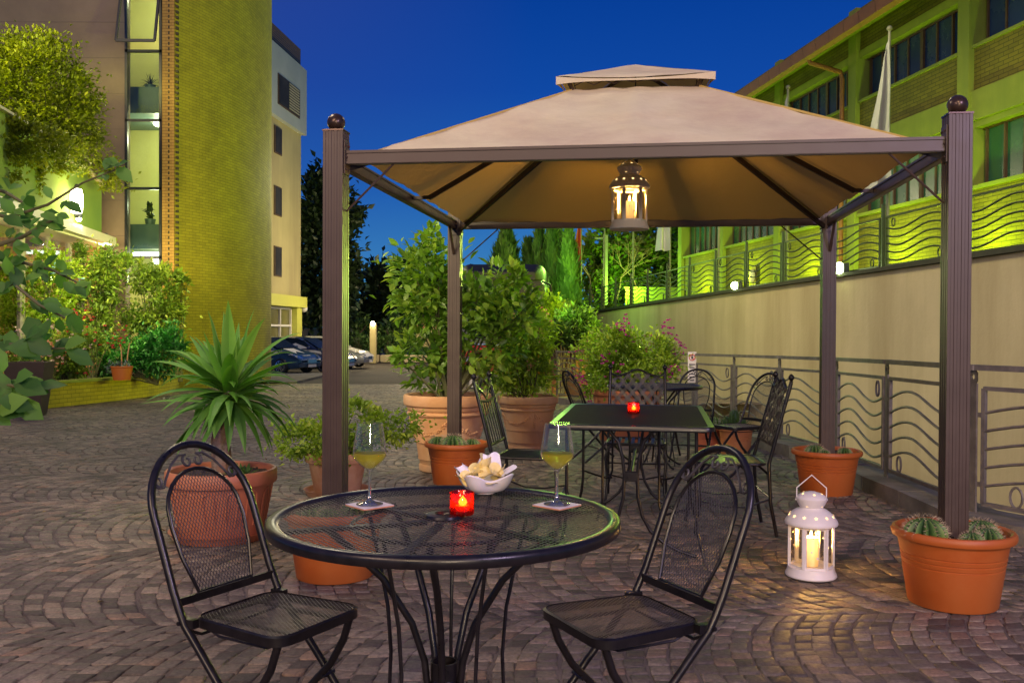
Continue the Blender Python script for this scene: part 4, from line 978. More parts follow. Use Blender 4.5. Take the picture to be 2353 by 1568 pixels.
FG={'yucca':foliage('yucca_leaf',(.045,.13,.02),(.11,.29,.035),(.24,.44,.07),.3,.55),
'glossy':foliage('glossy_leaf',(0.06,0.14,0.02),(0.17,0.30,0.035),(0.38,0.48,0.07),.4,.4),
'lime':foliage('lime_leaf',(.11,.20,.02),(.28,.42,.04),(.50,.58,.08),.4,.45),
'bush':foliage('bush_leaf',(0.052,0.114,0.018),(0.158,0.245,0.032),(0.385,0.438,0.061),.35,.42),
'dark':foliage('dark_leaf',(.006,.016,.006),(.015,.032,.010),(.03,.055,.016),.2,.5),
'cypress':foliage('cypress_leaf',(0.032,0.088,0.018),(0.079,0.175,0.032),(0.158,0.280,0.052),.2,.6),
'mid':foliage('mid_leaf',(0.026,0.070,0.018),(0.070,0.149,0.032),(0.149,0.245,0.052),.25,.5),
'fore':foliage('near_leaf',(0.04,0.11,0.02),(0.09,0.22,0.035),(0.20,0.38,0.06),.45,.6),
'ivy':foliage('ivy_leaf',(.07,.10,.008),(.20,.25,.012),(.42,.44,.03),.4,.5),
'fern':foliage('fern_leaf',(0.018,0.088,0.021),(0.035,0.175,0.035),(0.088,0.280,0.052),.35,.5)}
PET={'magenta':foliage('magenta_petal',(.35,.02,.22),(.50,.03,.32),(.6,.08,.4),.4,.6),'pink':foliage('pink_petal',(.55,.20,.15),(.6,.28,.2),(.65,.35,.3),.4,.6),
'red':foliage('red_petal',(.5,.02,.04),(.6,.03,.08),(.7,.10,.15),.4,.6),'blue':foliage('blue_petal',(.15,.35,.7),(.25,.5,.85),(.45,.65,.9),.4,.6),'lilac':foliage('lilac_petal',(.5,.3,.45),(.6,.4,.5),(.7,.5,.6),.3,.6)}
# yucca
yb=Vector((-1.745,5.53,0))
yp,zs=round_pot('planter_pot','fluted terracotta coloured plastic pot with saucer holding the palm like plant',tuple(yb),.325,.415,.235,surf('terracotta_plastic',(.42,.14,.07),(.50,.18,.09),rough=.5,scale=3,bump=.1,bscale=60,stain=(.36,.10,.045)),.085,bands=False,saucer=.30)
m=MB()
for k in range(14):
    a=2*PI*k/14; f=lambda h:(.235+(.297-.235)*h/.33+.002)
    P_=[Vector((f(h)*cos(a+da),f(h)*sin(a+da),h)) for h,da in ((.10,-.10),(.25,-.115),(.295,-.09),(.31,0),(.295,.09),(.25,.115),(.10,.10))]
    m.tube(P_,.006,5)
m.build('flute_relief',yp.children[0].data.materials[0],yp,True)
yt=thing('yucca_plant','spiky green yucca with thick brown trunk in the fluted pot behind the left chair','plant',yb+Vector((0,0,zs)))
m=MB(); m.tube([(.015,0,-.03),(.0,.0,.08),(-.01,.0,.20),(.02,.0,.36),(.045,0,.50)],[.066,.062,.054,.050,.045],16)
o=m.build('trunk',MT['yuccabark'],yt,True)
def strap(mb,base,az,el,Ln,Wd,droop,tone,tw=0,n=9):
    p=Vector(base); d=Vector((cos(az)*cos(el),sin(az)*cos(el),sin(el))); st=Ln/n; vs=[];ts=[]
    for k in range(n+1):
        f=k/n; s=Vector((-sin(az),cos(az),0)); s=s-d*s.dot(d); s.normalize(); s=Matrix.Rotation(tw*f,3,d)@s; u=s.cross(d)
        w=Wd*(.55+.9*f if f<.35 else (.865-.865*((f-.35)/.65)**1.6))*.5
        w=max(w,.0006)
        vs+=[p+s*w+u*w*.35,p,p-s*w+u*w*.35]; ts+=[tone+.1,tone-.12,tone+.1]
        p=p+d*st; d=(d+Vector((0,0,-droop/n*(.4+1.2*f)))).normalized()
    fs=[]
    for k in range(n): fs+=[(k*3,k*3+1,k*3+4,k*3+3),(k*3+1,k*3+2,k*3+5,k*3+4)]
    mb.add(vs,fs,ts)
m=MB(); rr=random.Random(21)
for i in range(92):
    f=i/92; az=rr.random()*2*PI; el=(-.55+1.85*f**1.15)+rr.uniform(-.42,.42); el=min(el,1.42)
    Ln=rr.uniform(.26,.56)*(1 if el<.9 else 1.0); z=.44+.10*f
    strap(m,(.045+.02*cos(az),.02*sin(az),z),az,el,Ln,rr.uniform(.070,.115),2.1*(1-.5*f)*rr.uniform(.35,1.5),min(1,max(0,.30+.42*f+rr.uniform(-.2,.2))),rr.uniform(-.5,.5))
for i in range(10):
    az=rr.uniform(-.5,PI+.5)+PI; strap(m,(.045,0,.42),az,rr.uniform(.0,.5),rr.uniform(.50,.58),.062,rr.uniform(.5,1.6),rr.uniform(.3,.7),rr.uniform(-.4,.4))
m.build('leaves',FG['yucca'],yt)
m=MB()
for i in range(46): az=rr.random()*6.3; strap(m,(.13+rr.uniform(-.05,.05),-.13+rr.uniform(-.05,.05),0),az,rr.uniform(.2,1.3),rr.uniform(.05,.12),.03,1.2,rr.uniform(.3,.8),0,5)
so=m.build('succulent',FG['mid'],None); so.location=yb+Vector((0,0,zs)); tag(so,'small leafy succulent growing at the foot of the yucca trunk','plant')
# shrub pot behind the front left post
lp=Vector((-1.33,7.02,tz(7.02))); round_pot('planter_pot','weathered terracotta pot with thick rim and saucer behind the front left post',tuple(lp),.245,.33,.165,MT['clay'],.075,bands=False,saucer=.25)
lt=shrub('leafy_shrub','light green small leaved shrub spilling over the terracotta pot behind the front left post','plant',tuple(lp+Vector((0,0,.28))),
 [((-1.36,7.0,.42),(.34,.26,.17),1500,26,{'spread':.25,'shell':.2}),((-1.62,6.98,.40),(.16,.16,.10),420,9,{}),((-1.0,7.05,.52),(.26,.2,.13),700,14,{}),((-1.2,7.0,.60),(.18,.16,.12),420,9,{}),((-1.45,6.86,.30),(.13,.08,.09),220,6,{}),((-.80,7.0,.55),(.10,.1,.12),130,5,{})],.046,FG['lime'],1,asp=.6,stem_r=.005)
# big ornate urn with the broad leaved tree
def urn(name,label,loc,R,H,rb,seed,orn=True):
    t=thing(name,label,'plant pot',loc,seed,None); m=MB(); f=R/.40
    prof=[(.001,.02),(rb,.02),(rb,0),(rb*1.06,.012*f),(rb*1.07,.055*f),(rb*1.03,.07*f),(rb*1.06,.16*H),(rb*1.10,.165*H),(rb*1.09,.19*H),(rb*1.17,.38*H),(rb*1.21,.385*H),(rb*1.20,.41*H),(R*.86,.72*H),(R*.90,.735*H),(R*.92,.755*H),(R*.90,.78*H),(R*.885,.79*H),(R*.91,.80*H),(R*.93,.82*H),(R*.93,.85*H),(R*.985,.865*H),(R,.885*H),(R,.97*H),(R*.985,.993*H),(R*.95,H),(R*.91,.985*H),(R*.86,.86*H),(R*.84,.70*H)]
    m.lathe(prof,64); po=m.build('pot',MT['claybig'],t,True,38)
    m=MB(); m.disc((0,0,.84*H),R*.87,32,rough=.02); m.build('soil',MT['soil'],t)
    rad=lambda z: rb*1.20+(R*.86-rb*1.20)*(z/H-.41)/.31
    m=MB(); r_=random.Random(int(seed*100))
    for s in range(4):   # garlands
        for k in range(70):
            u=k/69; a=s*PI/2+u*PI/2*.86; z=H*(.66-.16*sin(PI*u))+r_.uniform(-.018,.018)*f; aa=a+r_.uniform(-.03,.03)
            q=rad(z)+.001; m.sphere((q*cos(aa),q*sin(aa),z),.010*f*r_.uniform(.6,1.3),4)
        for k in range(26):
            a=s*PI/2-.06+r_.uniform(-.05,.05); z=H*(.70-.26*k/25); q=rad(z)+.001; m.sphere((q*cos(a),q*sin(a),z),.011*f*r_.uniform(.6,1.3),4)
    m.build('garland_relief',MT['claybig'],po,True)
    return t
u1=Vector((W(1028,1050,8.42).x,8.42,tz(8.42))); urn('terracotta_urn','largest pale terracotta urn with garland relief holding the broad leaved tree',tuple(u1),.405,.70,.245,.3)
def leafy_tree(): pass
Y=8.45; wp=lambda u,v,dy=0:tuple(W(u,v,Y+dy))
s_=lambda px:px*Y/2112
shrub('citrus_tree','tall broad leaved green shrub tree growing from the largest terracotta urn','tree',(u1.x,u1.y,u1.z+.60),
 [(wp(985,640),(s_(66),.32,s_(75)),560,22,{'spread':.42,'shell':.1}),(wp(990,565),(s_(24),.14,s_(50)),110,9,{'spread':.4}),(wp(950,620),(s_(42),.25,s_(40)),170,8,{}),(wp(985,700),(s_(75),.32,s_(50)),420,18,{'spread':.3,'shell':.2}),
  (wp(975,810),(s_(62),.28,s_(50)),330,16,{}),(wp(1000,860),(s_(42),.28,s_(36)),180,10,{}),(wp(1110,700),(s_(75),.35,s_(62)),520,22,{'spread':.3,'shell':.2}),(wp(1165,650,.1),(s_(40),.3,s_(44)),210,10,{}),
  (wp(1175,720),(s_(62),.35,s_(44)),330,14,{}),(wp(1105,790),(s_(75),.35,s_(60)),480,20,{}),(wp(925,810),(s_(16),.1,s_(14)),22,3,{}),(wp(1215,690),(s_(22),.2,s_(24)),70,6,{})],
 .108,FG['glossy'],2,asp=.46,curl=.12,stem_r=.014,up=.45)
# second urn
u2=Vector((W(1212,1000,10.1).x,10.1,tz(10.1))); urn('terracotta_urn','medium terracotta urn with relief to the right of the largest urn',tuple(u2),.335,.60,.205,1.9)
Y=10.1; sp_=shrub('flowering_shrub','yellow green shrub with small salmon pink flowers in the medium urn','plant',(u2.x,u2.y,u2.z+.52),
 [(wp(1205,800),(s_(74),.36,s_(70)),3000,50,{'spread':.22,'shell':.2}),(wp(1235,760),(s_(42),.28,s_(40)),700,16,{}),(wp(1160,860),(s_(46),.28,s_(38)),700,16,{}),(wp(1225,865),(s_(42),.28,s_(36)),650,14,{}),(wp(1180,745),(s_(28),.2,s_(26)),260,8,{})],
 .075,FG['lime'],1,asp=.36,stem_r=.010,flowers=(PET['pink'],None,120,.020,16))
# bougainvillea
Y=11.3; bg=Vector((W(1440,950,Y).x,Y,tz(Y))); round_pot('planter_pot','wide orange terracotta planter under the magenta bougainvillea',tuple(bg),.45,.62,.33,surf('terracotta_orange',(.42,.14,.06),(.50,.20,.09),rough=.75,scale=3,bump=.3,stain=(.34,.09,.035)),.07)
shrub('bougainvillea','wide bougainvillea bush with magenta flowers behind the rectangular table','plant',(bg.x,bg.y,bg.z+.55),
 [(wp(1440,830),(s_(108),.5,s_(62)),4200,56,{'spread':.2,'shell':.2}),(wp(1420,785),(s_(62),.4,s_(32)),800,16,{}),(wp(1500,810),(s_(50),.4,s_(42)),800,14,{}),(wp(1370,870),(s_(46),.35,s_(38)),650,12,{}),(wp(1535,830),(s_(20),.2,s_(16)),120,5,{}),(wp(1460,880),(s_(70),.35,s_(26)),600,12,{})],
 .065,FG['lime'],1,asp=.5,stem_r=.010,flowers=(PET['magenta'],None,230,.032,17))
# cactus pots by the railing
for (u,Y_,R_p,H_p,lab,lab2,kind) in ((1690,9.75,.20,.31,'orange clay pot with paddle cactus standing against the kerb under the railing','paddle shaped green cactus in the clay pot against the kerb',0),(1632,10.1,.19,.27,'reddish clay pot with spiky plant behind the folding chair near the kerb','spiky slender leaved plant in the reddish clay pot near the kerb',1)):
    b_=Vector((W(u,1000,Y_).x,Y_,tz(Y_))); p_,z_=round_pot('planter_pot',lab,tuple(b_),R_p,H_p,.145,surf('clay_orange_%d'%kind,(.44,.16,.05) if kind==0 else (.36,.09,.045),None,rough=.7,scale=4,stain=(.5,.25,.1) if kind==0 else (.3,.07,.03)),.05)
    k_=thing('potted_cactus' if kind==0 else 'spiky_plant',lab2,'cactus' if kind==0 else 'plant',b_+Vector((0,0,z_)))
    m=MB()
    if kind==0:
        for x,h,w in ((-.02,.20,.055),(.07,.12,.04),(-.10,.13,.04)):
            m.lathe([(w*.5,0),(w*.8,h*.2),(w,h*.55),(w*.92,h*.8),(w*.5,h*.97),(.001,h)],14,(x,0,0),sy=.5)
        m.build('paddle',mcac,k_,True); m=MB()
    for i in range(50): strap(m,(rr.uniform(-.1,.1),rr.uniform(-.1,.1),0),rr.random()*6.3,rr.uniform(.5,1.4),rr.uniform(.12,.28),.018,.9,rr.uniform(.2,.9),0,5)
    m.build('leaves',FG['mid'],k_)
# ------------------------------------------------------------------ office building on the right (yellow brick, concrete frame)
FA=10.8; fd=Vector((-.14,1,0)).normalized(); ob=thing('brick_building','two storey yellow brick building with concrete frame and long dark window bands','building',(FA,0,0),math.atan2(fd.y,fd.x)); SL=1.00975
ob_loc=lambda s,o,z:(s,o,z)      # local: x along the facade, y out towards the yard
Y0,Y1=9.0*SL,33.4*SL; ZG=2.0
m=MB(); m.b2((Y0,-.30,ZG),(Y1,0,3.86)); m.b2((Y0,-.30,5.66),(Y1,0,6.44)); m.b2((Y0,-.30,7.62),(Y1,0,8.6)); m.b2((Y0,-4,ZG),(Y1,-.9,8.6)); m.b2((Y1-.3,-.9,ZG),(Y1,-.3,8.6)); m.build('wall',MT['brickR'],ob)
m=MB(); m.b2((Y0,-.31,5.12),(Y1,.05,5.66)); m.b2((Y0,-.31,5.00),(Y1,-.02,5.118)); m.build('floor_band',MT['concrete'],ob)
m=MB(); m.b2((Y0,-.32,3.862),(Y1,.07,3.93)); m.b2((Y0,-.32,6.442),(Y1,.05,6.50)); m.b2((Y0,-.33,7.44),(Y1,.03,7.618)); m.build('sill',MT['concrete'],ob)
bays=[9.0,13.0,17.06,21.1,25.1,29.2,33.25]
for y in bays: m=MB(); w=.17 if y!=33.25 else .2; m.b2((y*SL-w,-.34,ZG-.1),(y*SL+w,.11,8.6)); m.build('pillar',MT['concrete'],ob)
for a,b in zip(bays,bays[1:]):
    for z0,z1,up in ((3.93,5.0,0),(6.50,7.44,1)):
        s0,s1=a*SL+.172,b*SL-.172
        m=MB(); mu=[s0+.10+(s1-s0-.2)*k/7 for k in range(8)]
        for x in mu: m.b2((x-.022,-.25,z0+.03),(x+.022,-.18,z1-.03))
        m.b2((s0,-.25,z0),(s1,-.18,z0+.03)); m.b2((s0,-.25,z1-.03),(s1,-.18,z1))
        m.b2((mu[3]-.05,-.248,z0+.03),(mu[3]+.05,-.175,z1-.03))
        wf=m.build('window',MT['mullion'],ob)
        m=MB()
        for x0,x1 in zip([s0]+mu,mu+[s1]):
            t_=random.uniform(-.012,.012); m.add([(x0+.02,-.22+t_,z0+.03),(x1-.02,-.22-t_,z0+.03),(x1-.02,-.22-t_,z1-.03),(x0+.02,-.22+t_,z1-.03)],[(3,2,1,0)])
        m.build('pane',MT['navypane'] if up else MT['greenpane'],wf)
m=MB(); m.add([(Y0,1.02,7.53),(Y1+.6,1.02,7.53),(Y1+.6,-.1,8.12),(Y0,-.1,8.12)],[(0,1,2,3)]); m.build('eaves_soffit',MT['concrete'],ob)
m=MB(); n_=40
for k in range(n_):
    x0=Y0+(Y1+.6-Y0)*k/n_; x1=Y0+(Y1+.6-Y0)*(k+1)/n_-.01; m.add([(x0,1.00,7.50),(x1,1.00,7.50),(x1,1.10,7.56),(x0,1.10,7.56),(x1,1.12,7.80),(x0,1.12,7.80),(x1,1.02,7.82),(x0,1.02,7.82)],[(0,1,2,3),(3,2,4,5),(5,4,6,7)])
m.build('gutter',MT['fascia'],ob)
m=MB(); m.add([(Y0,1.0,7.81),(Y1+.6,1.0,7.81),(Y1+.6,-6,10.4),(Y0,-6,10.4)],[(0,1,2,3),]); m.build('roof',MT['fascia'],ob)
m=MB(); s=21.45*SL; m.tube([(s,1.0,7.55),(s,.95,7.46),(s,.2,7.28),(s,.16,7.1),(s,.16,2.2)],.055,8); m.build('downpipe',MT['fascia'],ob,True,50)
s=29.5*SL
m=MB(); m.b2((Y0,0.0,ZG),(Y1,.16,ZG+.22)); m.build('plinth',MT['fascia'],ob)
# ventilation sign on facade: oval white plaque
pl=thing('wall_lamp','pale oval bulkhead lamp on the brick wall under the lower windows','wall lamp',(FA-.14*26.6-.12,26.6,2.85),math.atan2(fd.y,fd.x)); m=MB(); m.sphere((0,0.03,0),.11,8,1.8); m.build('diffuser',MT['white'],pl,True); m=MB(); m.box((0,-.03,0),(.30,.03,.55)); m.build('backplate',MT['mullion'],pl)
# ------------------------------------------------------------------ curved brick tower
tw=thing('brick_tower','tall olive yellow brick stair tower with curved wall and lit orange edge','building',(-8.4,23,0))
def tower_path(h):
    p=Vector((W(401,600,23).x,23,0)); path=[]; s=0; um=-9
    for k in range(71):
        path.append((p.copy(),s)); um=max(um,p.x/p.y); h_=h+(math.radians(-34)-h)*(k/70); p+=Vector((sin(h_),cos(h_),0))*.145; s+=.145
    return path,um
lo,hi=math.radians(-20),math.radians(60)
for _ in range(30):
    h=(lo+hi)/2; path,um=tower_path(h)
    if um<(623-1176)/2112: lo=h
    else: hi=h
BT=brick('yellow_brick_tower',(.43,.355,.022),(.34,.285,.018),(.17,.145,.012),.25,.0745,.006,'map',bump=.5)
m=MB(); vs=[];us=[]; nz=2; zz=[-1,7,16]
for z in zz:
    for q,s in path: vs.append(q+Vector((0,0,z))); us.append((s,z,0))
n_=len(path); m.add(vs,[(j*n_+i,j*n_+i+1,(j+1)*n_+i+1,(j+1)*n_+i) for j in range(2) for i in range(n_-1)],.5,us); part(tw,'wall',m,BT,True,60)
xa,xb=W(373,600,23).x,W(401,600,23).x
MT['orangelit']=brick('orange_lit_edge',(.50,.30,.08),(.44,.26,.07),(.25,.14,.04),.25,.0745,.008,'xz')  # tower brick again, with the orange light put into its colour
m=MB(); m.b2((xa,22.98,-1),(xb-.004,23.5,16)); part(tw,'edge_pier',m,MT['orangelit'])
m=MB()
for k in range(105):
    z=-.4+k*.134; m.b2((xa+.145,22.974,z),(xa+.185,22.99,z+.075)); q,_=path[0]; m.b2((xb+.02,23.0,z),(xb+.075,23.09,z+.06))
part(tw,'notch_shade',m,surf('brick_shadow_gap',(.05,.035,.012),bump=0))  # dark blocks stand for the shade inside the brick notches
# ------------------------------------------------------------------ hotel block with the glazed stair strip
hb=thing('hotel_building','grey brown rendered building at the left with a lit vertical stair window','building',(-12,24,0))
MT['render']=surf('brown_render',(.27,.205,.15),(.34,.26,.195),rough=.9,scale=1.2,bump=.25,bscale=35,stain=(.22,.17,.13))
x0,x1=W(288,600,23.4).x,W(372,600,23.4).x
m=MB(); m.b2((-30,23.4,-1),(x0,23.7,16)); m.b2((x1,23.45,-1),(xa+.02,23.7,16)); part(hb,'wall',m,MT['render'])
m=MB()   # render joints
for k in range(14): m.b2((-30,23.395,k*.9),(x0,23.401,k*.9+.012))
part(hb,'joint',m,surf('render_joint',(.17,.13,.10),bump=0))
MT['room']=surf('stairwell_paint',(.55,.52,.20),(.62,.60,.26),rough=.9,scale=1,bump=0)
MT['slab']=surf('landing_slab',(.05,.09,.10),(.08,.13,.14),rough=.4,scale=2,bump=0)
m=MB(); m.b2((x0-1.2,26.2,-1),(x1+.3,26.3,15)); m.b2((x0-1.3,23.7,-1),(x0-1.2,26.2,15)); m.b2((x1+.2,23.7,-1),(x1+.3,26.2,15))
for v,_ in ((108,0),(268,1),(435,2),(590,3)): z=W(330,v,24.5).z
part(hb,'stairwell_room',m,MT['room'])
zv=lambda v,Y=23.4:W(330,v,Y).z
m=MB()
for va,vb in ((262,202),(572,516)): m.b2((x0-1.1,23.9,zv(va,24)),(x1+.18,26,zv(vb,24)))

part(hb,'landing',m,MT['slab'])
m=MB()
m.b2((x0+.62,25.2,zv(430,25)),(x0+.80,26.1,zv(300,25)))
part(hb,'newel',m,MT['white'])
fr=MB()
for v in (117,276,432,590,652): fr.b2((x0,23.36,zv(v)-.045),(x1,23.44,zv(v)+.02))
for x in (x0+.03,x1-.03): fr.b2((x-.035,23.36,zv(652)),(x+.035,23.44,16))
part(hb,'window_frame',fr,MT['blackmetal'])
MT['stairglass']=pane_glass('stair_pane',(.80,.90,.78),.14)
for va,vb in ((276,117),(432,276),(590,432),(652,590)):
    m=MB(); m.add([(x0+.06,23.40,zv(va)),(x1-.06,23.40,zv(va)),(x1-.06,23.40,zv(vb)),(x0+.06,23.40,zv(vb))],[(0,1,2,3)]); part(hb,'pane',m,MT['stairglass'])
# tilted open top sash
m=MB(); z0_,z1_=zv(106),zv(-60); t0=.42
for x in (x0-.05,x1-.02): m.bar((x,23.38-t0,z0_),(x,23.38,z1_),.06,.05)
m.bar((x0-.05,23.38-t0,z0_),(x1-.02,23.38-t0,z0_),.05,.07)
sh=part(hb,'open_sash',m,MT['blackmetal']); m=MB(); m.add([(x0-.02,23.37-t0,z0_+.03),(x1-.05,23.37-t0,z0_+.03),(x1-.05,23.37,z1_),(x0-.02,23.37,z1_)],[(0,1,2,3)])
m.v=[tuple(Vector(q)-hb.location) for q in m.v]; m.build('pane',MT['stairglass'],sh)
# ceiling lamps in the stairwell
for v,lab in ((284,'round glowing ceiling lamp behind the middle pane of the stair window'),(600,'glowing ceiling strip behind the lowest pane of the stair window'),(-40,'ceiling lamp of the top landing above the open sash')):
    q=Vector((x0+.35,24.9,zv(v,24.9)-.02)); t=thing('ceiling_lamp',lab,'ceiling lamp',q); m=MB(); m.sphere((0,0,0),.22,8,.35); m.build('diffuser',emis('ceiling_lamp_glow',(1,1,.8),9),t,True); m=MB(); m.lathe([(.24,.05),(.24,.09),(.05,.11)],20); m.build('mount',MT['white'],t,True)
    glow('stair_light',q+Vector((0,-.2,-.45)),95,(1,1,.62),.15)
glow('stair_light',(x0+.3,24.6,zv(520,24.6)+.1+.4),30,(.9,1,.65),.15)
m=MB(); m.b2((-.42,-.02,0),(.42,.02,.10)); t=thing('tube_light','white glowing light tube behind the lower stair window','light',((x0+x1)/2,23.75,zv(588,23.75))); m.build('tube',emis('tube_glow',(.85,1,.9),7),t)
# plants behind the panes
for (u,v,s_p,lab,k_) in ((345,198,.36,'spiky palm like houseplant behind the upper stair pane',0),(345,505,.42,'broad leaved rubber plant behind the lower stair pane',1)):
    q=W(u,v,24.1); t=thing('houseplant',lab,'plant',q); m=MB(); r_=random.Random(k_)
    for i in range(60 if k_==0 else 26):
        strap(m,(r_.uniform(-.03,.03),r_.uniform(-.03,.03),.02 if k_==0 else r_.uniform(0,.35)),r_.random()*6.3,r_.uniform(.0,1.45),s_p*r_.uniform(.6,1.0)*(1 if k_==0 else .55),.02 if k_==0 else .13,1.6 if k_==0 else .5,r_.random()*.5,0,6)
    m.build('leaves',FG['dark'],t); m=MB(); m.lathe([(.001,-.2),(.10,-.2),(.14,.02),(.12,.02),(.001,0)],18); m.build('pot',MT['slab'],t,True)
# ------------------------------------------------------------------ green entrance canopy box with lamp
def LW_(Yv): return -9.82-.154*(Yv-22)
ec=thing('entrance_canopy','green painted entrance canopy with curved top edge and glass vestibule below','canopy',(-9.8,22,3))
MT['greenpaint']=surf('green_render',(.19,.30,.05),(.25,.36,.07),rough=.85,scale=1.5,bump=.2,bscale=30)
m=MB(); pts=[]
nY=14
for k in range(nY+1):
    Yv=15+7*k/nY; f=max(0,(Yv-18.2)/3.8); top=5.02-.42*f**2; pts.append((LW_(Yv),Yv,3.45,top))
vs=[];k_=len(pts)
for x,y,a,b in pts: vs+=[(x,y,a),(x,y,b),(x-3.2,y+.4,b),(x-.22,y,b-.02)]
fs=[]
for i in range(k_-1):
    a=i*4;c=a+4; fs+=[(a,c,c+1,a+1),(a+1,c+1,c+2,a+2)]
a=(k_-1)*4; fs+=[(a,a+1,a+2)]
m.add(vs,fs); m.add([(LW_(22),22,3.45),(LW_(22)-3.2,22.4,3.45),(LW_(22)-3.2,22.4,4.6),(LW_(22),22,4.6)],[(0,1,2,3)]); part(ec,'parapet',m,MT['greenpaint'])
m=MB()
for (x,y,a,b),(x2,y2,a2,b2) in zip(pts,pts[1:]): m.bar((x+.03,y,b+.02),(x2+.03,y2,b2+.02),.12,.05)
part(ec,'parapet_cap',m,surf('pale_stone',(.5,.45,.36),bump=.1))
m=MB(); m.bar((LW_(15)+.08,15,3.36),(LW_(22.4)+.08,22.4,3.36),.30,.20); m.bar((LW_(15)-.3,15,3.24),(LW_(22.4)-.3,22.4,3.24),.7,.04); part(ec,'eaves_board',m,MT['white'])
m=MB()
for y in (15.2,16.9,18.4,19.9,21.3,22.3): m.b2((LW_(y)-.62,y-.05,-.3),(LW_(y)-.50,y+.05,3.3))
m.bar((LW_(15)-.56,15,2.5),(LW_(22.4)-.56,22.4,2.5),.06,.08); part(ec,'mullion',m,surf('grey_frame',(.25,.24,.2),bump=0))
m=MB(); m.add([(LW_(15)-.56,15,-.3),(LW_(22.3)-.56,22.3,-.3),(LW_(22.3)-.56,22.3,3.3),(LW_(15)-.56,15,3.3)],[(0,1,2,3)]); part(ec,'vestibule_glass',m,pane_glass('vestibule_pane',(.9,.86,.78),.25))
m=MB(); m.b2((-14.5,15,-.5),(-14.4,23.3,3.3)); m.b2((-14.4,23.1,-.5),(-10.4,23.2,3.3)); part(ec,'inner_wall',m,surf('orange_interior',(.55,.30,.11),(.62,.36,.15),rough=.8,scale=.6,bump=0))
glow('vestibule_light',(-11.6,19.5,2.9),150,(1,.72,.4),.2)
lp_=W(176,462,18.4); lp_.x=LW_(19.4)+.22; lp_=W(176,462,19.6); lp_.x+=.0
t=thing('wall_lamp','glowing white cylindrical lamp on the green canopy wall','wall lamp',lp_); m=MB(); m.lathe([(.02,-.27),(.11,-.25),(.125,-.1),(.125,.14),(.10,.25),(.02,.27)],24); m.build('shade',emis('wall_lamp_glow',(1,.88,.6),16),t,True); m=MB(); m.lathe([(.03,-.36),(.06,-.30),(.05,-.26)],16); m.lathe([(.05,.26),(.06,.30),(.03,.36)],16); m.bar((0,.05,-.3),(-.14,.22,-.3),.03,.03); m.build('bracket',MT['blackmetal'],t)
glow('wall_lamp_light',lp_+Vector((.28,-.25,0)),50,(1,.80,.36),.15)
for u,v,Yv,lab in ((181,503,19.9,'small dazzling spot lamp under the cylindrical wall lamp'),(243,549,22.2,'small starry spot lamp at the right end of the entrance canopy')):
    q=W(u,v,Yv); t=thing('spot_lamp',lab,'spot lamp',q,0,'spot lamps on the entrance canopy'); m=MB(); m.sphere((0,0,0),.055,6); m.build('bulb',emis('spot_lamp_glow',(1,.9,.6),40),t,True); m=MB(); m.lathe([(.07,.02),(.075,.10),(.03,.14)],12); m.build('housing',MT['blackmetal'],t,True)
    glow('spot_lamp_light',q+Vector((.12,-.2,-.15)),50,(1,.85,.45),.05)
# ivy bush on the canopy roof
iv=W(98,232,19.8)
shrub('ivy_bush','huge rounded bright green ivy bush on top of the entrance canopy','bush',(iv.x,iv.y,4.7),
 [((iv.x-.35,iv.y,iv.z),(1.36,1.2,1.28),13000,170,{'spread':.13,'shell':.62}),((iv.x+.35,iv.y,iv.z-.55),(.85,.9,.85),3600,60,{'spread':.18,'shell':.4}),((iv.x-1.2,iv.y,iv.z+.2),(1.0,1,1.0),2600,50,{'spread':.18}),
  (tuple(W(30,330,16.5)),(.8,.35,.42),2400,36,{'spread':.22,'shell':.2}),(tuple(W(95,350,17.9)),(.55,.35,.36),1500,22,{}),(tuple(W(150,372,19.1)),(.45,.3,.26),800,14,{}),(tuple(W(96,405,17.8)),(.10,.12,.45),260,9,{}),(tuple(W(20,390,16.2)),(.30,.15,.22),260,8,{}),((iv.x+.9,21,4.75),(.45,.4,.35),900,16,{}),((iv.x-.1,iv.y,iv.z+1.15),(.9,.5,.34),800,22,{'spread':.22})],
 .10,FG['ivy'],1,asp=.55,stem_r=.02)
# ------------------------------------------------------------------ planted bed at the left
bed=thing('planting_bed_wall','low olive brick wall round the planting bed at the left','wall',(-7.8,18,0))
P_=[]
for u,v in ((-120,955),(80,941),(180,930),(270,920),(340,911),(390,903),(412,898)):
    # walk down the slope to where the sight line meets it
    lo,hi=8,40
    for _ in range(40):
        mid=(lo+hi)/2
        if W(u,v,mid).z>tz(mid): lo=mid
        else: hi=mid
    P_.append(W(u,v,lo))
m=MB(); vs=[];us=[];s=0
for i,q in enumerate(P_):
    if i: s+=(q-P_[i-1]).length
    for z in (-.2,.43): vs.append(Vector((q.x,q.y,tz(q.y)+z))); us.append((s,z,0))
m.add(vs,[(2*i,2*i+2,2*i+3,2*i+1) for i in range(len(P_)-1)],.5,us)
q=P_[-1]; m.add([(q.x,q.y,-.5),(q.x-.9,q.y+1.6,-.5),(q.x-.9,q.y+1.6,tz(q.y)+.43),(q.x,q.y,tz(q.y)+.43)],[(0,1,2,3)],.5,[(s,0,0),(s+1.8,0,0),(s+1.8,.6,0),(s,.6,0)])
part(bed,'brickwork',m,BT)
m=MB()
for a,b in zip(P_,P_[1:]): m.bar(Vector((a.x-.05,a.y+.08,tz(a.y)+.45)),Vector((b.x-.05,b.y+.08,tz(b.y)+.45)),.24,.05)
part(bed,'coping',m,MT['concrete'])
m=MB()
for a,b in zip(P_,P_[1:]): m.add([(a.x-.05,a.y+.05,tz(a.y)+.36),(b.x-.05,b.y+.05,tz(b.y)+.36),(b.x-3.5,b.y+6,.15),(a.x-3.5,a.y+6,.15)],[(0,1,2,3)])
part(bed,'soil',m,MT['soil'])
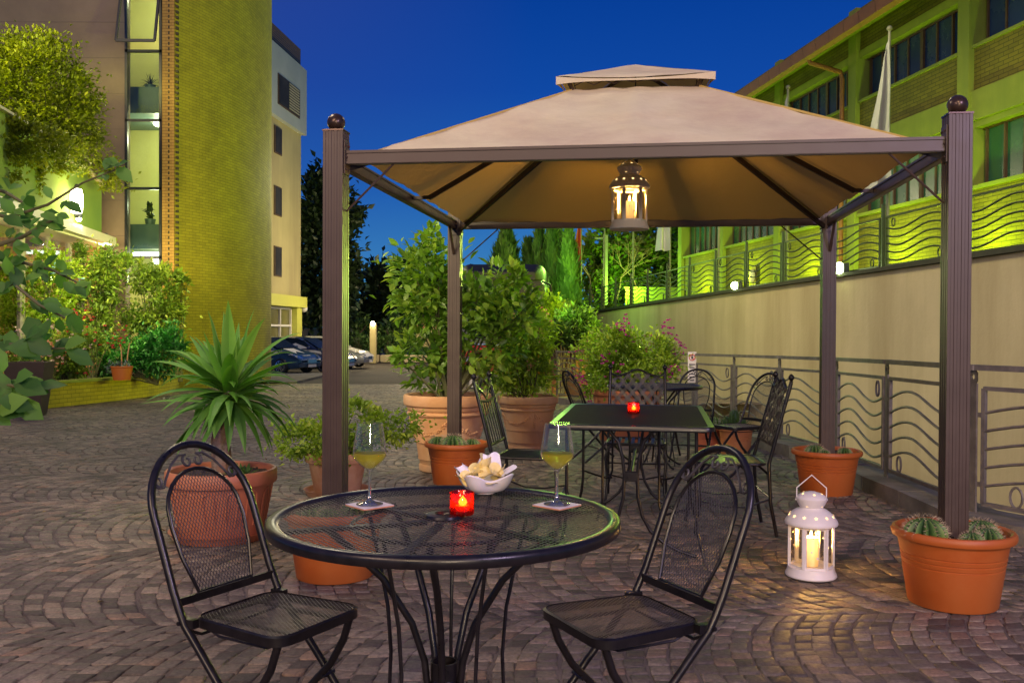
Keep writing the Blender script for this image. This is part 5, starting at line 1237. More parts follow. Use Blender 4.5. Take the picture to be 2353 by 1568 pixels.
def S(u,v,Yv): return tuple(W(u,v,Yv))
def px(p,Yv): return p*Yv/2112
Yb=19.5
beds=[('tall shrub','tall bright shrub right of the bed in front of the stair window',[(350,690,60,70,1700,34),(330,640,40,36,500,14),(395,640,30,34,360,12),(310,760,60,50,1100,22)],20.5,'bush'),
('shrub','large lit shrub in the middle of the bed below the canopy end',[(230,650,60,70,1700,34),(255,600,42,36,600,16),(200,720,60,60,1300,26),(180,580,26,40,260,10)],19.8,'bush'),
('shrub','bright shrub at the left of the bed below the wall lamp',[(70,690,90,80,2600,50),(120,620,56,46,900,20),(20,760,70,60,1300,24),(0,640,60,50,900,18)],18.8,'lime'),
('dark leaved shrub','dense deep green shrub low at the right end of the bed',[(360,815,62,46,1500,30),(300,830,60,42,1300,26),(240,820,45,46,900,20),(400,775,36,36,500,12)],19.2,'fern'),
('low shrub','low mixed green shrub at the left of the bed behind the dark planter',[(150,830,64,46,1500,24),(190,790,50,40,900,14),(110,800,50,40,900,12),(60,830,60,44,900,14)],18.2,'bush'),
('bush','yellow green bush touching the orange tower edge',[(415,650,16,22,110,5),(380,720,40,60,700,18),(405,800,26,36,360,10)],20.8,'lime')]
for i,(cat,lab,bl,Yv,mt) in enumerate(beds):
    bs=[(S(u,v,Yv),(px(ru,Yv),px(ru,Yv)*.8,px(rv,Yv)),n_,c_,{'spread':.22,'shell':.25}) for u,v,ru,rv,n_,c_ in bl]
    b0=W(bl[0][0],860,Yv); fl=None
    if i==2: fl=(PET['blue'],None,60,.045,6)
    if i==4: fl=(PET['red'],None,60,.045,8)
    shrub('bed_shrub',lab,cat.split()[-1],(b0.x,b0.y,tz(Yv)+.3),bs,.125,FG[mt],1,asp=.42,stem_r=.016,group='shrubs in the left planting bed',flowers=fl)
for u,v,Yv,c_,lab in ((120,790,17.6,'lilac','patch of pale lilac flowers behind the near dark leaves'),(60,830,17.2,'pink','patch of pink flowers low in the bed at the left'),(215,775,18.0,'red','few red blossoms in the middle of the bed')):
    shrub('flower_patch',lab,'flowers',S(u,870,Yv),[(S(u,v,Yv),(px(60,Yv),.3,px(34,Yv)),500,16,{'spread':.25,'shell':.1})],.07,FG['bush'],1,asp=.4,stem_r=.008,flowers=(PET[c_],None,70,.042,14))
# succulent pot in the bed edge
q=W(280,858,17.9); t=thing('clay_pot','small red clay pot with blue grey succulents and two bare stalks at the bed edge','plant pot',q); m=MB(); m.lathe([(.001,-.12),(.16,-.12),(.20,.12),(.22,.13),(.20,.15),(.001,.12)],20); m.build('pot',MT['plasticpot'],t,True); m=MB()
for i in range(90): strap(m,(rr.uniform(-.28,.16),rr.uniform(-.1,.1),.12+rr.uniform(-.12,.1)),rr.random()*6.3,rr.uniform(.1,1.3),.10,.05,.8,rr.random(),0,3)
m.build('succulents',foliage('grey_succulent',(.06,.10,.10),(.14,.20,.20),(.25,.32,.32),.1),t); m=MB(); m.tube([(0,0,.1),(-.01,0,.42),(-.03,0,.55)],.012,5); m.tube([(.08,0,.1),(.12,0,.42),(.15,0,.60)],.012,5); m.build('stalk',MT['clay'],t,True)
# tall dark planter near left
q=W(68,942,14.6); q.z=tz(14.6); t=thing('tall_planter','tall dark brown tapering planter standing at the left by the bed wall','planter',q,.2)
m=MB(); vs=[]
for z,h_ in ((0,.20),(.85,.30),(.85,.27),(.78,.265)): vs+=[(-h_,-h_,z),(h_,-h_,z),(h_,h_,z),(-h_,h_,z)]
m.add(vs,[(r*4+i,r*4+(i+1)%4,(r+1)*4+(i+1)%4,(r+1)*4+i) for r in range(3) for i in range(4)]); m.build('box',surf('brown_resin',(.035,.022,.014),(.05,.032,.022),rough=.5,bump=.1),t)
m=MB(); m.b2((-.265,-.265,.75),(.265,.265,.785)); m.build('soil',MT['soil'],t)
# near branches of the tree that stands left of the camera
nb=thing('near_tree','dark leafy branches of a near tree reaching in from the left','tree',(-3.6,3.3,0))
m=MB(); m.tube([(-3.6,3.3,0),(-3.55,3.3,.9),(-3.4,3.35,1.6),(-3.3,3.4,2.4)],[.06,.05,.04,.03],10); part(nb,'trunk',m,MT['bark'],True)
lr=random.Random(9); Pl=[];Dl=[];Nl=[];Ll=[];Tl=[]
brs=[([(-60,640,3.5),(40,600,3.45),(120,620,3.4),(200,660,3.4)],28,.062),([(-60,480,3.5),(20,500,3.4),(110,470,3.35),(190,420,3.3),(265,390,3.3)],20,.066),([(-60,580,3.4),(50,545,3.3),(130,500,3.3)],24,.058),
([(-80,780,3.3),(20,790,3.2),(100,800,3.1),(150,800,3.1)],17,.092),([(-80,900,3.0),(0,880,2.95),(50,890,2.9)],14,.095),([(-60,690,3.3),(30,650,3.2),(90,700,3.2),(150,730,3.2)],15,.07),([(-60,430,3.6),(10,440,3.5),(60,470,3.5)],14,.06),([(-60,960,3.0),(-10,930,2.9),(40,935,2.9)],12,.09)]
m=MB()
for pts_,nl,sz in brs:
    q=[Vector((-3.4,3.35,W(0,pts_[0][1],3.35).z-.12))]+[W(*p_) for p_ in pts_]; m.tube(q,[.011,.009,.007,.005,.0035,.003][:len(q)],6)
    for i in range(nl):
        f=1+ (len(q)-1.001)*(lr.random()**.8)*.999*(len(q)-2)/(len(q)-1) if lr.random()<.92 else len(q)-1.001
        f=min(f,len(q)-1.001); a=int(f); c=q[a].lerp(q[a+1],f-a); d=(q[a+1]-q[a]).normalized()
        dd=d*.5+Vector((lr.uniform(-.9,1),lr.uniform(-.5,.5),lr.uniform(-.8,.9)))
        Pl.append(c+Vector((lr.uniform(-.02,.02),lr.uniform(-.05,.05),lr.uniform(-.025,.025)))); Dl.append(dd); Nl.append((lr.uniform(-.4,.6),-1+lr.uniform(-.3,.5),.6)); Ll.append(sz*lr.uniform(.7,1.35)); Tl.append(lr.uniform(.1,.8))
part(nb,'branch',m,MT['stem'],True)
Pl=np.array([tuple(x) for x in Pl])-np.array([-3.6,3.3,0]); Dl=np.array([tuple(x) for x in Dl]); Nl=np.array(Nl,float); Ll=np.array(Ll)
leaf_mesh('leaves',Pl,Dl,Nl,Ll,Ll*.60,np.array(Tl),FG['fore'],nb,2,.18)
# ------------------------------------------------------------------ far rendered building behind the tower
MT['dimpane']=surf('dim_far_pane',(.02,.022,.03),(.05,.05,.06),rough=.7,scale=1,bump=0,spec=.1)
fb=thing('apartment_building','pale four storey rendered building behind the brick tower with slatted roof screen','building',(-9.8,46,0))
Ya,Yc=40.0,48.5; xw=lambda Yv:(lambda a,b:a+(b-a)*(Yv-44)/(48.3-44))(W(640,600,44).x-.35,W(690,600,48.3).x)
def fz(v,u=690): return W(u,v,48.5).z
MT['cream']=surf('cream_render',(.42,.36,.17),(.50,.43,.21),rough=.9,scale=.6,bump=.3,bscale=10,streak=(.33,.27,.14)); MT['greywhite']=surf('grey_white_render',(.34,.38,.38),(.42,.46,.45),rough=.9,scale=.6,bump=.2,bscale=10)
def fbox(m,Y0_,Y1_,z0,z1,o0=-4,o1=0.0): 
    x0_,x1_=xw(Y0_),xw(Y1_); m.add([(x0_+o1,Y0_,z0),(x1_+o1,Y1_,z0),(x1_+o0,Y1_,z0),(x0_+o0,Y0_,z0),(x0_+o1,Y0_,z1),(x1_+o1,Y1_,z1),(x1_+o0,Y1_,z1),(x0_+o0,Y0_,z1)],[(0,1,2,3),(7,6,5,4),(0,4,5,1),(1,5,6,2),(2,6,7,3),(3,7,4,0)])
zW0,zW1,zA=fz(312),fz(163),fz(120)
m=MB(); fbox(m,Ya,Yc-.15,tz(45)+3.0,zW0); part(fb,'wall',m,MT['cream']); m=MB(); fbox(m,Ya,Yc,zW0+.002,zW1,-4,.25); part(fb,'upper_wall',m,MT['greywhite'])
m=MB()
for k in range(9): z=zW1+.06+(zA-zW1)*k/9; fbox(m,Ya,Yc-.3,z,z+.09,-3.6,.02)
part(fb,'roof_screen',m,surf('brown_slats',(.12,.08,.05),bump=0))
for v,h_,w_ in ((220,62,2.3),(330,55,.8),(467,60,.8),(603,62,.8)):
    zc=W(650,v,45.5).z; hh=h_*45.5/2112/2; yy=44.4 if w_<1 else 44.2
    m=MB(); fbox(m,yy-.1,yy+w_+.1 if w_<1 else 47.3,zc-hh-.06,zc+hh+.06,-.1,.06 if w_<1 else .29); f_=part(fb,'window',m,MT['mullion']); m=MB(); fbox(m,yy,yy+w_ if w_<1 else 47.2,zc-hh,zc+hh,-.05,.08 if w_<1 else .31); m.v=[tuple(Vector(q)-fb.location) for q in m.v]; m.build('pane',MT['dimpane'],f_)
    if w_>1:
        m=MB()
        for k in range(10): fbox(m,45.6,47.1,zc-hh+.05+k*hh*.2,zc-hh+.12+k*hh*.2,-.05,.33)
        m.v=[tuple(Vector(q)-fb.location) for q in m.v]; m.build('shutter',surf('shutter_slats',(.35,.32,.2),bump=0),f_)
zg=tz(45)
m=MB(); fbox(m,Ya,Yc,zg+2.95,zg+3.5,-4,.30); fbox(m,47.6,Yc-.1,zg,zg+2.95,-4,.06); part(fb,'ground_floor_fascia',m,surf('yellow_fascia',(.55,.55,.08),(.6,.6,.12),bump=0))
m=MB(); fbox(m,Ya,47.55,zg,zg+2.9,-3,-.32); part(fb,'shop_window',m,surf('lit_shop_glass',(.12,.12,.05),(.22,.20,.08),rough=.15,scale=.8,bump=0))
m=MB()
for y in (44.2,45.9,47.5): fbox(m,y-.05,y+.05,zg,zg+2.9,-.3,-.2)
fbox(m,Ya,47.5,zg+1.95,zg+2.05,-.3,-.2); fbox(m,Ya,47.5,zg+2.82,zg+2.92,-.3,-.2); part(fb,'shop_frame',m,MT['white'])
q=W(697,708,48.7); t=thing('globe_lamp','white globe lamp on the corner of the far pale building','lamp',q); m=MB(); m.sphere((0,0,0),.22,8); m.build('globe',MT['white'],t,True); m=MB(); m.bar((-.3,0,-.1),(0,0,-.2),.05,.05); m.build('bracket',MT['blackmetal'],t)
# low yard walls far away
def yard_wall(name,lab,u0,u1,vt,vb,Yv,mat):
    a,b=W(u0,vt,Yv),W(u1,vt,Yv); zb=W(u0,vb,Yv).z; m=MB(); m.b2((a.x,Yv,zb-.3),(b.x,Yv+.2,a.z)); m.b2((a.x-.05,Yv-.03,a.z+.002),(b.x+.05,Yv+.23,a.z+.08)); o=m.build(name,mat); tag(o,lab,'wall'); return o
yard_wall('yard_wall','far yellowish wall behind the parked cars',692,742,757,800,56,MT['cream'])
for i in range(6):
    u0=806+i*33.5; a,b=W(u0,815,51),W(u0+31,815,51); m=MB(); z0_=tz(51); m.b2((a.x,51,z0_),(b.x,51.5,z0_+.42),bev=.03); o=m.build('concrete_planter',MT['plaster']); tag(o,['leftmost long pale trough planter beside the gazebo post','pale trough planter left of the bollard lamp','pale trough planter just right of the bollard lamp','fourth pale trough planter from the left in the far row','fifth pale trough planter of the far row','last pale trough planter of the far row behind the urn tree'][i],'planter','trough planters across the far yard')
    shrub('hedge_plant','low green hedge plant growing in the '+['first','second','third','fourth','fifth','sixth'][i]+' far trough planter','hedge',((a.x+b.x)/2,51.25,z0_+.4),[(((a.x+b.x)/2,51.25,z0_+.95),(.42,.3,.55),420,18,{'spread':.25})],.16,FG['mid'],1,stem_r=.02,group='hedge plants in the far planters')
q=W(857,832,49.5); q.z=tz(49.5); t=thing('bollard_lamp','tall pale concrete bollard lamp shining in the far yard','bollard lamp',q); zt_l=W(857,742,49.5).z-q.z
m=MB(); m.box((0,0,zt_l/2),(.34,.34,zt_l),bev=.03); m.build('post',MT['cream'],t); m=MB(); m.sphere((0,-.18,zt_l-.02),.11,8); m.build('lamp',emis('bollard_glow',(1,.85,.6),60),t,True); glow('bollard_light',q+Vector((0,-1.8,zt_l+.6)),80,(1,.78,.45),.2)
g_=yard_wall('gate_wall','far yellow wall panel under a brown timber gate',955,1012,757,785,53,MT['cream'])
m=MB(); a,b=W(957,736,53.1),W(1010,736,53.1); zb=W(957,757,53.1).z; m.b2((a.x,53.1,zb),(b.x,53.16,a.z)); o=m.build('timber_gate',surf('gate_brown',(.12,.04,.015),(.17,.06,.02),bump=.1)); tag(o,'brown timber gate above the far yellow wall panel','gate')
# ------------------------------------------------------------------ trees
def tree(label,u,v0,v1,wpx,Yv,mat,n_,cl,sz,cat='tree',name='tree',off=(),trunk=True,asp=.6,group=None,shell=.3,spread=.18):
    c=W(u,(v0+v1)/2,Yv); rz_=px((v1-v0)/2,Yv); rx=px(wpx/2,Yv); gz_=tz(Yv); bl=[((c.x,c.y,c.z),(rx,rx*.8,rz_),n_,cl,{'spread':spread,'shell':shell})]
    for du,dv,ru,rv,nn in off: q=W(u+du,(v0+v1)/2+dv,Yv); bl.append((tuple(q),(px(ru,Yv),px(ru,Yv),px(rv,Yv)),nn,max(6,nn//60),{'spread':.22,'shell':.3}))
    t=thing(name,label,cat,(c.x,c.y,gz_),0,group)
    shrub(None,None,None,(c.x,c.y,gz_),bl,sz,mat,1,stems=False,asp=asp,parent=t,partname='crown')
    m=MB(); H_=c.z-gz_; m.tube([(0,0,-.2),(.1,0,H_*.4),(-.05,.1,H_),(.1,0,H_+rz_*.6)],[.035*H_+.06,.028*H_+.05,.10,.04],8)
    r_=random.Random(int(u));
    for i in range(7): a=r_.random()*6.3; h0=H_*r_.uniform(.5,1.0); m.tube([(0,0,h0),(cos(a)*rx*.4,sin(a)*rx*.4,h0+rz_*.3),(cos(a)*rx*.8,sin(a)*rx*.7,h0+rz_*.6)],[.07,.05,.02],5)
    m.build('trunk',MT['bark'],t,True); return t
G_='dark trees behind the yard'
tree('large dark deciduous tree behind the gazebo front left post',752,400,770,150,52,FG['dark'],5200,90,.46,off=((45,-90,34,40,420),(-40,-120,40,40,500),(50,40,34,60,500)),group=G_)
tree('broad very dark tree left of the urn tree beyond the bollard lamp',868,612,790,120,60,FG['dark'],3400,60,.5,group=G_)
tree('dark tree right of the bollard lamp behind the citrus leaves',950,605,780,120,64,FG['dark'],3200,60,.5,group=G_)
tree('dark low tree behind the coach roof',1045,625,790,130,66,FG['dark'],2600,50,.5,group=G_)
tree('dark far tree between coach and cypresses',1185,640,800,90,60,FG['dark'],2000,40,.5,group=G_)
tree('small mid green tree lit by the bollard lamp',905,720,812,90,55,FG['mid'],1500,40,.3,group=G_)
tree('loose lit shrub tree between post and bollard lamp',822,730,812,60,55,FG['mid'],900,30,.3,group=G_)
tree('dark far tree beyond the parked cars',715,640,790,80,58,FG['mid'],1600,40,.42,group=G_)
def cypress(label,u,v0,v1,wpx,Yv,n_,mt='cypress'):
    c0=W(u,v1,Yv); c1=W(u,v0,Yv); H_=c1.z-c0.z; R_c=px(wpx/2,Yv); t=thing('cypress_tree',label,'cypress',(c0.x,c0.y,c0.z),0,'cypress trees')
    f=RNG.random(n_)**.85; a=RNG.random(n_)*2*PI; lump=1+.22*np.sin(a*3+f*9)+.14*np.sin(a*5-f*17); rad=R_c*np.clip(np.minimum(1.0,.55+f*2)*(1-f**2.2),.02,1)*lump*RNG.uniform(.65,1.05,n_)
    P=np.stack([rad*np.cos(a),rad*np.sin(a),f*H_],1); D=np.stack([.35*np.cos(a),.35*np.sin(a),np.ones(n_)],1)+RNG.normal(size=(n_,3))*.22; s_z=RNG.uniform(.18,.42,n_)*(Yv/32)
    tone=np.clip(.45+.25*np.sin(a*3+f*9)+RNG.normal(0,.15,n_),0,1)
    leaf_mesh('foliage',P,D,np.stack([np.cos(a),np.sin(a),0*a],1),s_z,s_z*.28,tone,FG[mt],t,1,.05)
    m=MB(); m.tube([(0,0,-.4),(0,0,H_*.9)],[.14,.03],6); m.build('trunk',MT['bark'],t,True)
cypress('broad pointed conifer above the coach roof',1161,530,720,76,33,3800,'mid'); cypress('slim small cypress left of the cypress row',1212,560,760,36,34,1600); cypress('second cypress of the row',1238,532,770,44,32.5,2600)
cypress('tall cypress in the middle of the row',1266,522,780,50,31.5,3000); cypress('tallest lit cypress at the right of the row by the terrace railing',1304,530,800,66,30,4600); cypress('cypress behind the flag poles left end',1282,540,760,44,34,2200)
TG='trees beyond the end of the upper terrace'
tree('bright green lit tree behind the flag poles',1400,520,712,150,37.5,FG['bush'],3600,70,.30,off=((-40,60,50,40,700),(20,70,60,30,600)),group=TG)
tree('green tree with pale branches beside the far building corner',1480,505,700,130,38.5,FG['bush'],2800,60,.30,off=((20,60,50,36,500),),group=TG)
tree('dark green tree at the far corner of the brick building',1545,500,690,70,39,FG['mid'],1600,36,.32,group=TG)
m=MB()
tb=thing('bare_branches','pale bare branching shrub in front of the lit trees above the terrace','shrub',W(1410,690,36.0)); br=random.Random(4)
def twig(p,d,l,r,dep):
    q=p+d*l; m.tube([p,p.lerp(q,.5)+Vector((br.uniform(-.05,.05),0,br.uniform(-.05,.05)))*l,q],[r,r*.85,r*.7],4)
    if dep:
        for i in range(3 if dep>2 else 2): twig(q,(d+Vector((br.uniform(-.7,.7),br.uniform(-.4,.4),br.uniform(-.2,.4)))).normalized(),l*br.uniform(.6,.85),r*.62,dep-1)
for i in range(3): twig(Vector((i*.9-.8,0,0)),Vector((br.uniform(-.3,.3),0,1)).normalized(),.9,.035,4)
m.build('branches',MT['yuccabark'],tb)
q=W(1390,700,35.5); t=thing('lamp_post','square pale green lamp post with small arm in front of the lit trees','lamp post',q); zz_=W(1390,540,35.5).z-q.z; m=MB(); m.box((0,0,zz_/2),(.17,.17,zz_)); m.build('post',MT['pole'],t); m=MB(); m.box((-.22,0,zz_-.12),(.40,.08,.06)); m.build('arm',MT['pole'],t)
yard_wall('terrace_end_wall','bright yellow low wall at the end of the upper terrace behind the railing',1437,1568,664,700,35.0,MT['concrete'])
# bushes at the foot of the wall and behind the coach
Bq='bushes at the foot of the far wall end'
def bush(label,u,v,ru,rv,Yv,mt,n_,sz): b_=W(u,v+rv,Yv); shrub('bush',label,'bush',(b_.x,b_.y,tz(Yv)),[(S(u,v,Yv),(px(ru,Yv),px(ru,Yv)*.8,px(rv,Yv)),n_,30,{'spread':.22,'shell':.25})],sz,FG[mt],1,stem_r=.03,group=Bq)
bush('bright yellow green bush right of the coach mirror',1262,730,40,52,23,'lime',2200,.13)
bush('lit green bush at the foot of the tallest cypress',1305,735,34,36,25,'bush',1500,.14)
bush('dark bush before the far end of the beige wall',1325,760,46,46,21,'mid',2400,.14)
bush('very dark shrub left of the bougainvillea',1290,775,40,32,20.5,'dark',1500,.13)
# far brown lower wall panel behind the end of the railing
yard_wall('brown_panel_wall','reddish brown wall seen through the far end of the kerb railing',1268,1352,822,900,20.9,surf('red_brown_paint',(.16,.055,.02),(.22,.08,.03),bump=.1))
# ------------------------------------------------------------------ coach
bu=thing('coach','large dark roofed coach parked behind the urn tree','coach',(W(1152,700,26).x,26,tz(26)),math.radians(-4))
MT['silver']=surf('coach_paint',(.05,.055,.07),(.08,.085,.10),rough=.4,scale=1,bump=0,coat=.5); MT['coachdark']=surf('coach_roof_dark',(.008,.006,.012),(.014,.011,.018),rough=.55,bump=0)
def csec(y,w,z0,z1,r=.25,n=5):
    P=[(-w,z0),(w,z0)]
    for k in range(n+1): a=PI/2*k/n; P.append((w-r+r*cos(a),z1-r+r*sin(a)))
    for k in range(n+1): a=PI/2+PI/2*k/n; P.append((-w+r+r*cos(a),z1-r+r*sin(a)))
    return [Vector((x,y,z)) for x,z in P]
def loft(m,secs):
    k=len(secs[0]); vs=[p for s_ in secs for p in s_]; fs=[tuple(range(k))]
    for i in range(len(secs)-1):
        for j in range(k): fs.append((i*k+j,i*k+(j+1)%k,(i+1)*k+(j+1)%k,(i+1)*k+j))
    fs.append(tuple(range(len(secs)*k-1,(len(secs)-1)*k-1,-1))); m.add(vs,fs)
m=MB(); loft(m,[csec(.0,1.12,.35,2.85,.2),csec(.12,1.22,.32,3.0),csec(.5,1.25,.30,3.1),csec(11,1.25,.30,3.1)]); m.build('body',MT['silver'],bu,True,30)
m=MB(); loft(m,[csec(-.10,.95,3.0,3.22,.08),csec(.3,1.15,3.02,3.46,.2),csec(1.2,1.20,3.02,3.50,.22),csec(10.9,1.2,3.02,3.50,.22)]); m.build('roof',MT['coachdark'],bu,True,30)
m=MB(); m.grid(lambda u,v:Vector(((2*u-1)*1.10,-.05+.10*abs(2*u-1)**3,1.35+1.62*v)),12,6); m.build('windscreen',MT['darkglass'],bu,True)
m=MB(); m.b2((-1.12,-.10,2.62),(1.12,-.03,2.95)); m.build('destination_panel',MT['coachdark'],bu)
m=MB(); m.lathe([(.001,0),(.12,0),(.12,.01),(.09,.012)],20); m.xf(Matrix.Rotation(PI/2,4,'X')); m.v=[(x+.18,y-.11,z+2.42) for x,y,z in m.v]; m.build('round_sticker',MT['white'],bu,True)
m=MB(); m.lathe([(.001,0),(.06,0),(.06,.01)],20); m.xf(Matrix.Rotation(PI/2,4,'X')); m.v=[(x-.15,y-.11,z+2.44) for x,y,z in m.v]; m.build('red_sticker',surf('sticker_red',(.5,.04,.02),bump=0),bu,True)
m=MB(); loft(m,[csec(-.16,1.05,.34,1.12,.12),csec(.05,1.23,.32,1.22,.12),csec(.5,1.262,.32,1.22,.12)]); m.build('bumper',surf('coach_red',(.32,.012,.010),(.4,.02,.015),rough=.3,bump=0,coat=.5),bu,True,30)
for s in (-1,1):
    m=MB(); m.box((s*.88,-.16,.75),(.30,.04,.16),bev=.02); m.build('headlight',MT['chrome'],bu)
    m=MB(); m.tube([(s*1.15,0,2.95),(s*1.40,-.35,2.85),(s*1.42,-.40,2.55)],.03,6); o=m.build('mirror_arm',MT['coachdark'],bu,True); m=MB(); m.box((s*1.42,-.42,2.15),(.20,.12,.62),bev=.05); m.build('mirror',MT['coachdark'],o,True)
    m=MB(); m.b2((s*1.256,.6,1.5) if s>0 else (-1.27,.6,1.5),(s*1.27,10.5,2.75) if s>0 else (-1.256,10.5,2.75)); m.build('side_windows',MT['darkglass'],bu)
    for y in (2.2,8.2):
        m=MB(); m.lathe([(.18,-.13),(.48,-.13),(.52,-.08),(.52,.08),(.48,.13),(.18,.13)],24); m.xf(Matrix.Rotation(PI/2,4,'Y')); m.v=[(a+s*1.14,b+y,c+.50) for a,b,c in m.v]; m.build('wheel',MT['blackmetal'],bu,True)
m=MB(); m.box((0,-.13,1.18),(1.9,.02,.05)); m.build('chrome_strip',MT['chrome'],bu)
# ------------------------------------------------------------------ cars
def car(label,nose,rz,paint,white=False,text=None):
    t=thing('parked_car',label,'car',nose,rz,'cars parked beside the brick tower')
    st=[(.0,.62,.42,.52,.52),(.06,.78,.28,.60,.60),(.30,.85,.22,.74,.74),(.75,.88,.20,.86,.86),(1.15,.89,.20,.94,.95),(1.5,.89,.20,.97,1.16),(1.95,.89,.20,.98,1.41),(2.4,.89,.20,.99,1.48),(3.0,.89,.20,1.0,1.48),(3.5,.88,.22,1.02,1.40),(3.9,.86,.24,1.03,1.18),(4.15,.80,.30,1.0,1.02),(4.25,.68,.42,.85,.86)]
    def sec(x,w,z0,zb,zr):
        cab=zr-zb; wr=w-.20*min(1,cab/.4); P=[(-w*.9,z0),(-w,z0+.12),(-w*1.0,(z0+zb)/2),(-w*.97,zb),(-wr,zb+cab*.9),(-wr*.8,zr),(0,zr+.02),(wr*.8,zr),(wr,zb+cab*.9),(w*.97,zb),(w*1.0,(z0+zb)/2),(w,z0+.12),(w*.9,z0)]
        return [Vector((-x,y,z)) for y,z in P]
    m=MB(); loft(m,[sec(*s_) for s_ in st]); m.build('body',paint,t,True,40)
    for s in (-1,1):
        m=MB(); m.add([(-1.35,s*.885,1.0),(-3.75,s*.885,1.06),(-3.45,s*.74,1.36),(-2.9,s*.73,1.43),(-2.1,s*.725,1.42),(-1.75,s*.74,1.30)],[(0,1,2,3,4,5)]); m.build('side_window',MT['darkglass'],t)
        for x in (.82,3.38):
            m=MB(); m.lathe([(.20,-.10),(.29,-.10),(.315,-.06),(.315,.06),(.29,.10),(.20,.10)],24); m.xf(Matrix.Rotation(PI/2,4,'X')); m.v=[(a-x,b+s*.83,c+.315) for a,b,c in m.v]; w_=m.build('wheel',MT['blackmetal'],t,True)
            m=MB(); 
            for k in range(10): a=2*PI*k/10; m.bar((-x,s*.93,.315),(-x+.20*cos(a),s*.92,.315+.20*sin(a)),.03,.03,up=(0,1,0))
            m.tube([(-x+.205*cos(2*PI*k/16),s*.92,.315+.205*sin(2*PI*k/16)) for k in range(16)],.018,5,closed=True); m.build('rim',MT['chrome'],w_)
        m=MB(); m.add([(-.10,s*.52,.64),(-.06,s*.50,.56),(-.22,s*.83,.60),(-.50,s*.865,.74),(-.42,s*.80,.79)],[(0,1,2,3,4)]); m.v=[(x+.03,y,z+.015) for x,y,z in m.v]; m.build('headlight',MT['chrome'],t)
        m=MB(); m.box((-1.45,s*.98,1.02),(.10,.16,.12),bev=.02); m.build('mirror',paint,t)
    m=MB(); m.add([(-1.14,-.70,.99),(-1.14,.70,.99),(-1.90,.58,1.405),(-1.90,-.58,1.405)],[(0,1,2,3)]); m.v=[(x+.02,y,z+.02) for x,y,z in m.v]; m.build('windscreen',MT['darkglass'],t)
    m=MB(); m.box((.01,0,.50),(.04,.60,.14)); 
    for k in range(4): m.box((.035,0,.45+k*.035),(.01,.5,.008))
    m.build('grille',MT['chrome'],t); m=MB(); m.box((.03,0,.33),(.02,.52,.11)); m.build('number_plate',MT['white'],t)
    if white:
        m=MB()
        for s in (-1,1): m.add([(-.15,s*.70,.70),(-1.2,s*.91,.93),(-4.0,s*.90,1.0),(-4.0,s*.915,.90),(-1.2,s*.925,.83),(-.2,s*.72,.64)],[(0,1,2,3,4,5)])
        m.add([(-.20,-.25,.715),(-.20,.25,.715),(-1.1,.35,.985),(-1.1,-.35,.985)],[(0,1,2,3)]); m.build('white_stripe',MT['white'],t)
        m=MB(); m.add([(-1.5,-.90,1.02),(-2.0,-.92,.95),(-2.6,-.90,1.02),(-2.1,-.83,1.22)],[(0,1,2,3)]); m.v=[(x,y-.02,z) for x,y,z in m.v]; d_=m.build('white_lozenge',MT['white'],t)
        cu=bpy.data.curves.new('number','FONT'); cu.body='113'; cu.size=.17; cu.extrude=.002; cu.align_x='CENTER'; cu.align_y='CENTER'; o=bpy.data.objects.new('lettering',cu); COL.objects.link(o); bpy.context.view_layer.update(); me=bpy.data.meshes.new_from_object(o.evaluated_get(bpy.context.evaluated_depsgraph_get())); bpy.data.objects.remove(o); me.materials.clear(); me.materials.append(MT['blackmetal']); o=bpy.data.objects.new('lettering',me); COL.objects.link(o); o.parent=d_; o.location=(-2.05,-.965,1.05); o.rotation_euler=(math.radians(78),0,0)
    return t
BL=surf('car_blue',(.02,.07,.16),(.03,.09,.20),rough=.22,scale=1,bump=0,coat=.8); DB=surf('car_dark_blue',(.02,.035,.11),(.03,.05,.14),rough=.25,scale=1,bump=0,coat=.8); WP=surf('car_white',(.55,.55,.48),(.6,.6,.54),rough=.3,scale=1,bump=0,coat=.6)
def on(u,Yv): q=W(u,800,Yv); return (q.x,q.y,tz(Yv))
car('blue car with white stripe and lozenge beside the tower base',on(716,36.0),math.radians(-22),BL,True)
car('dark blue car behind the front left gazebo post',on(806,38.5),math.radians(-14),DB,True)
car('white car with pale roof behind the dark blue car',on(850,43.5),math.radians(-8),WP)
# traffic cone seen beside the urn
q=W(1086,886,24.5); t=thing('traffic_cone','small pale traffic cone under the coach front','cone',(q.x,q.y,tz(24.5))); m=MB(); m.box((0,0,.02),(.34,.34,.04)); m.build('base',MT['blackmetal'],t); m=MB(); m.lathe([(.12,.04),(.03,.52),(.001,.53)],16); m.build('cone',MT['white'],t,True)
# pavement strip in front of the tower
g=MB(); g.add([(-14,22,tz(22)+.05),(-6.4,27,tz(27)+.05),(-7.0,36,tz(36)+.05),(-14,36,tz(36)+.05)],[(0,1,2,3)]); g.add([(-8.0,21.6,tz(22)-.1),(-6.4,27,tz(27)-.1),(-6.4,27,tz(27)+.05),(-8.0,21.6,tz(22)+.05)],[(0,1,2,3)]); g.add([(-6.4,27,-.6),(-7.0,36,-.7),(-7.0,36,tz(36)+.05),(-6.4,27,tz(27)+.05)],[(0,1,2,3)]); struct(g.build('pavement',MT['kerb']))
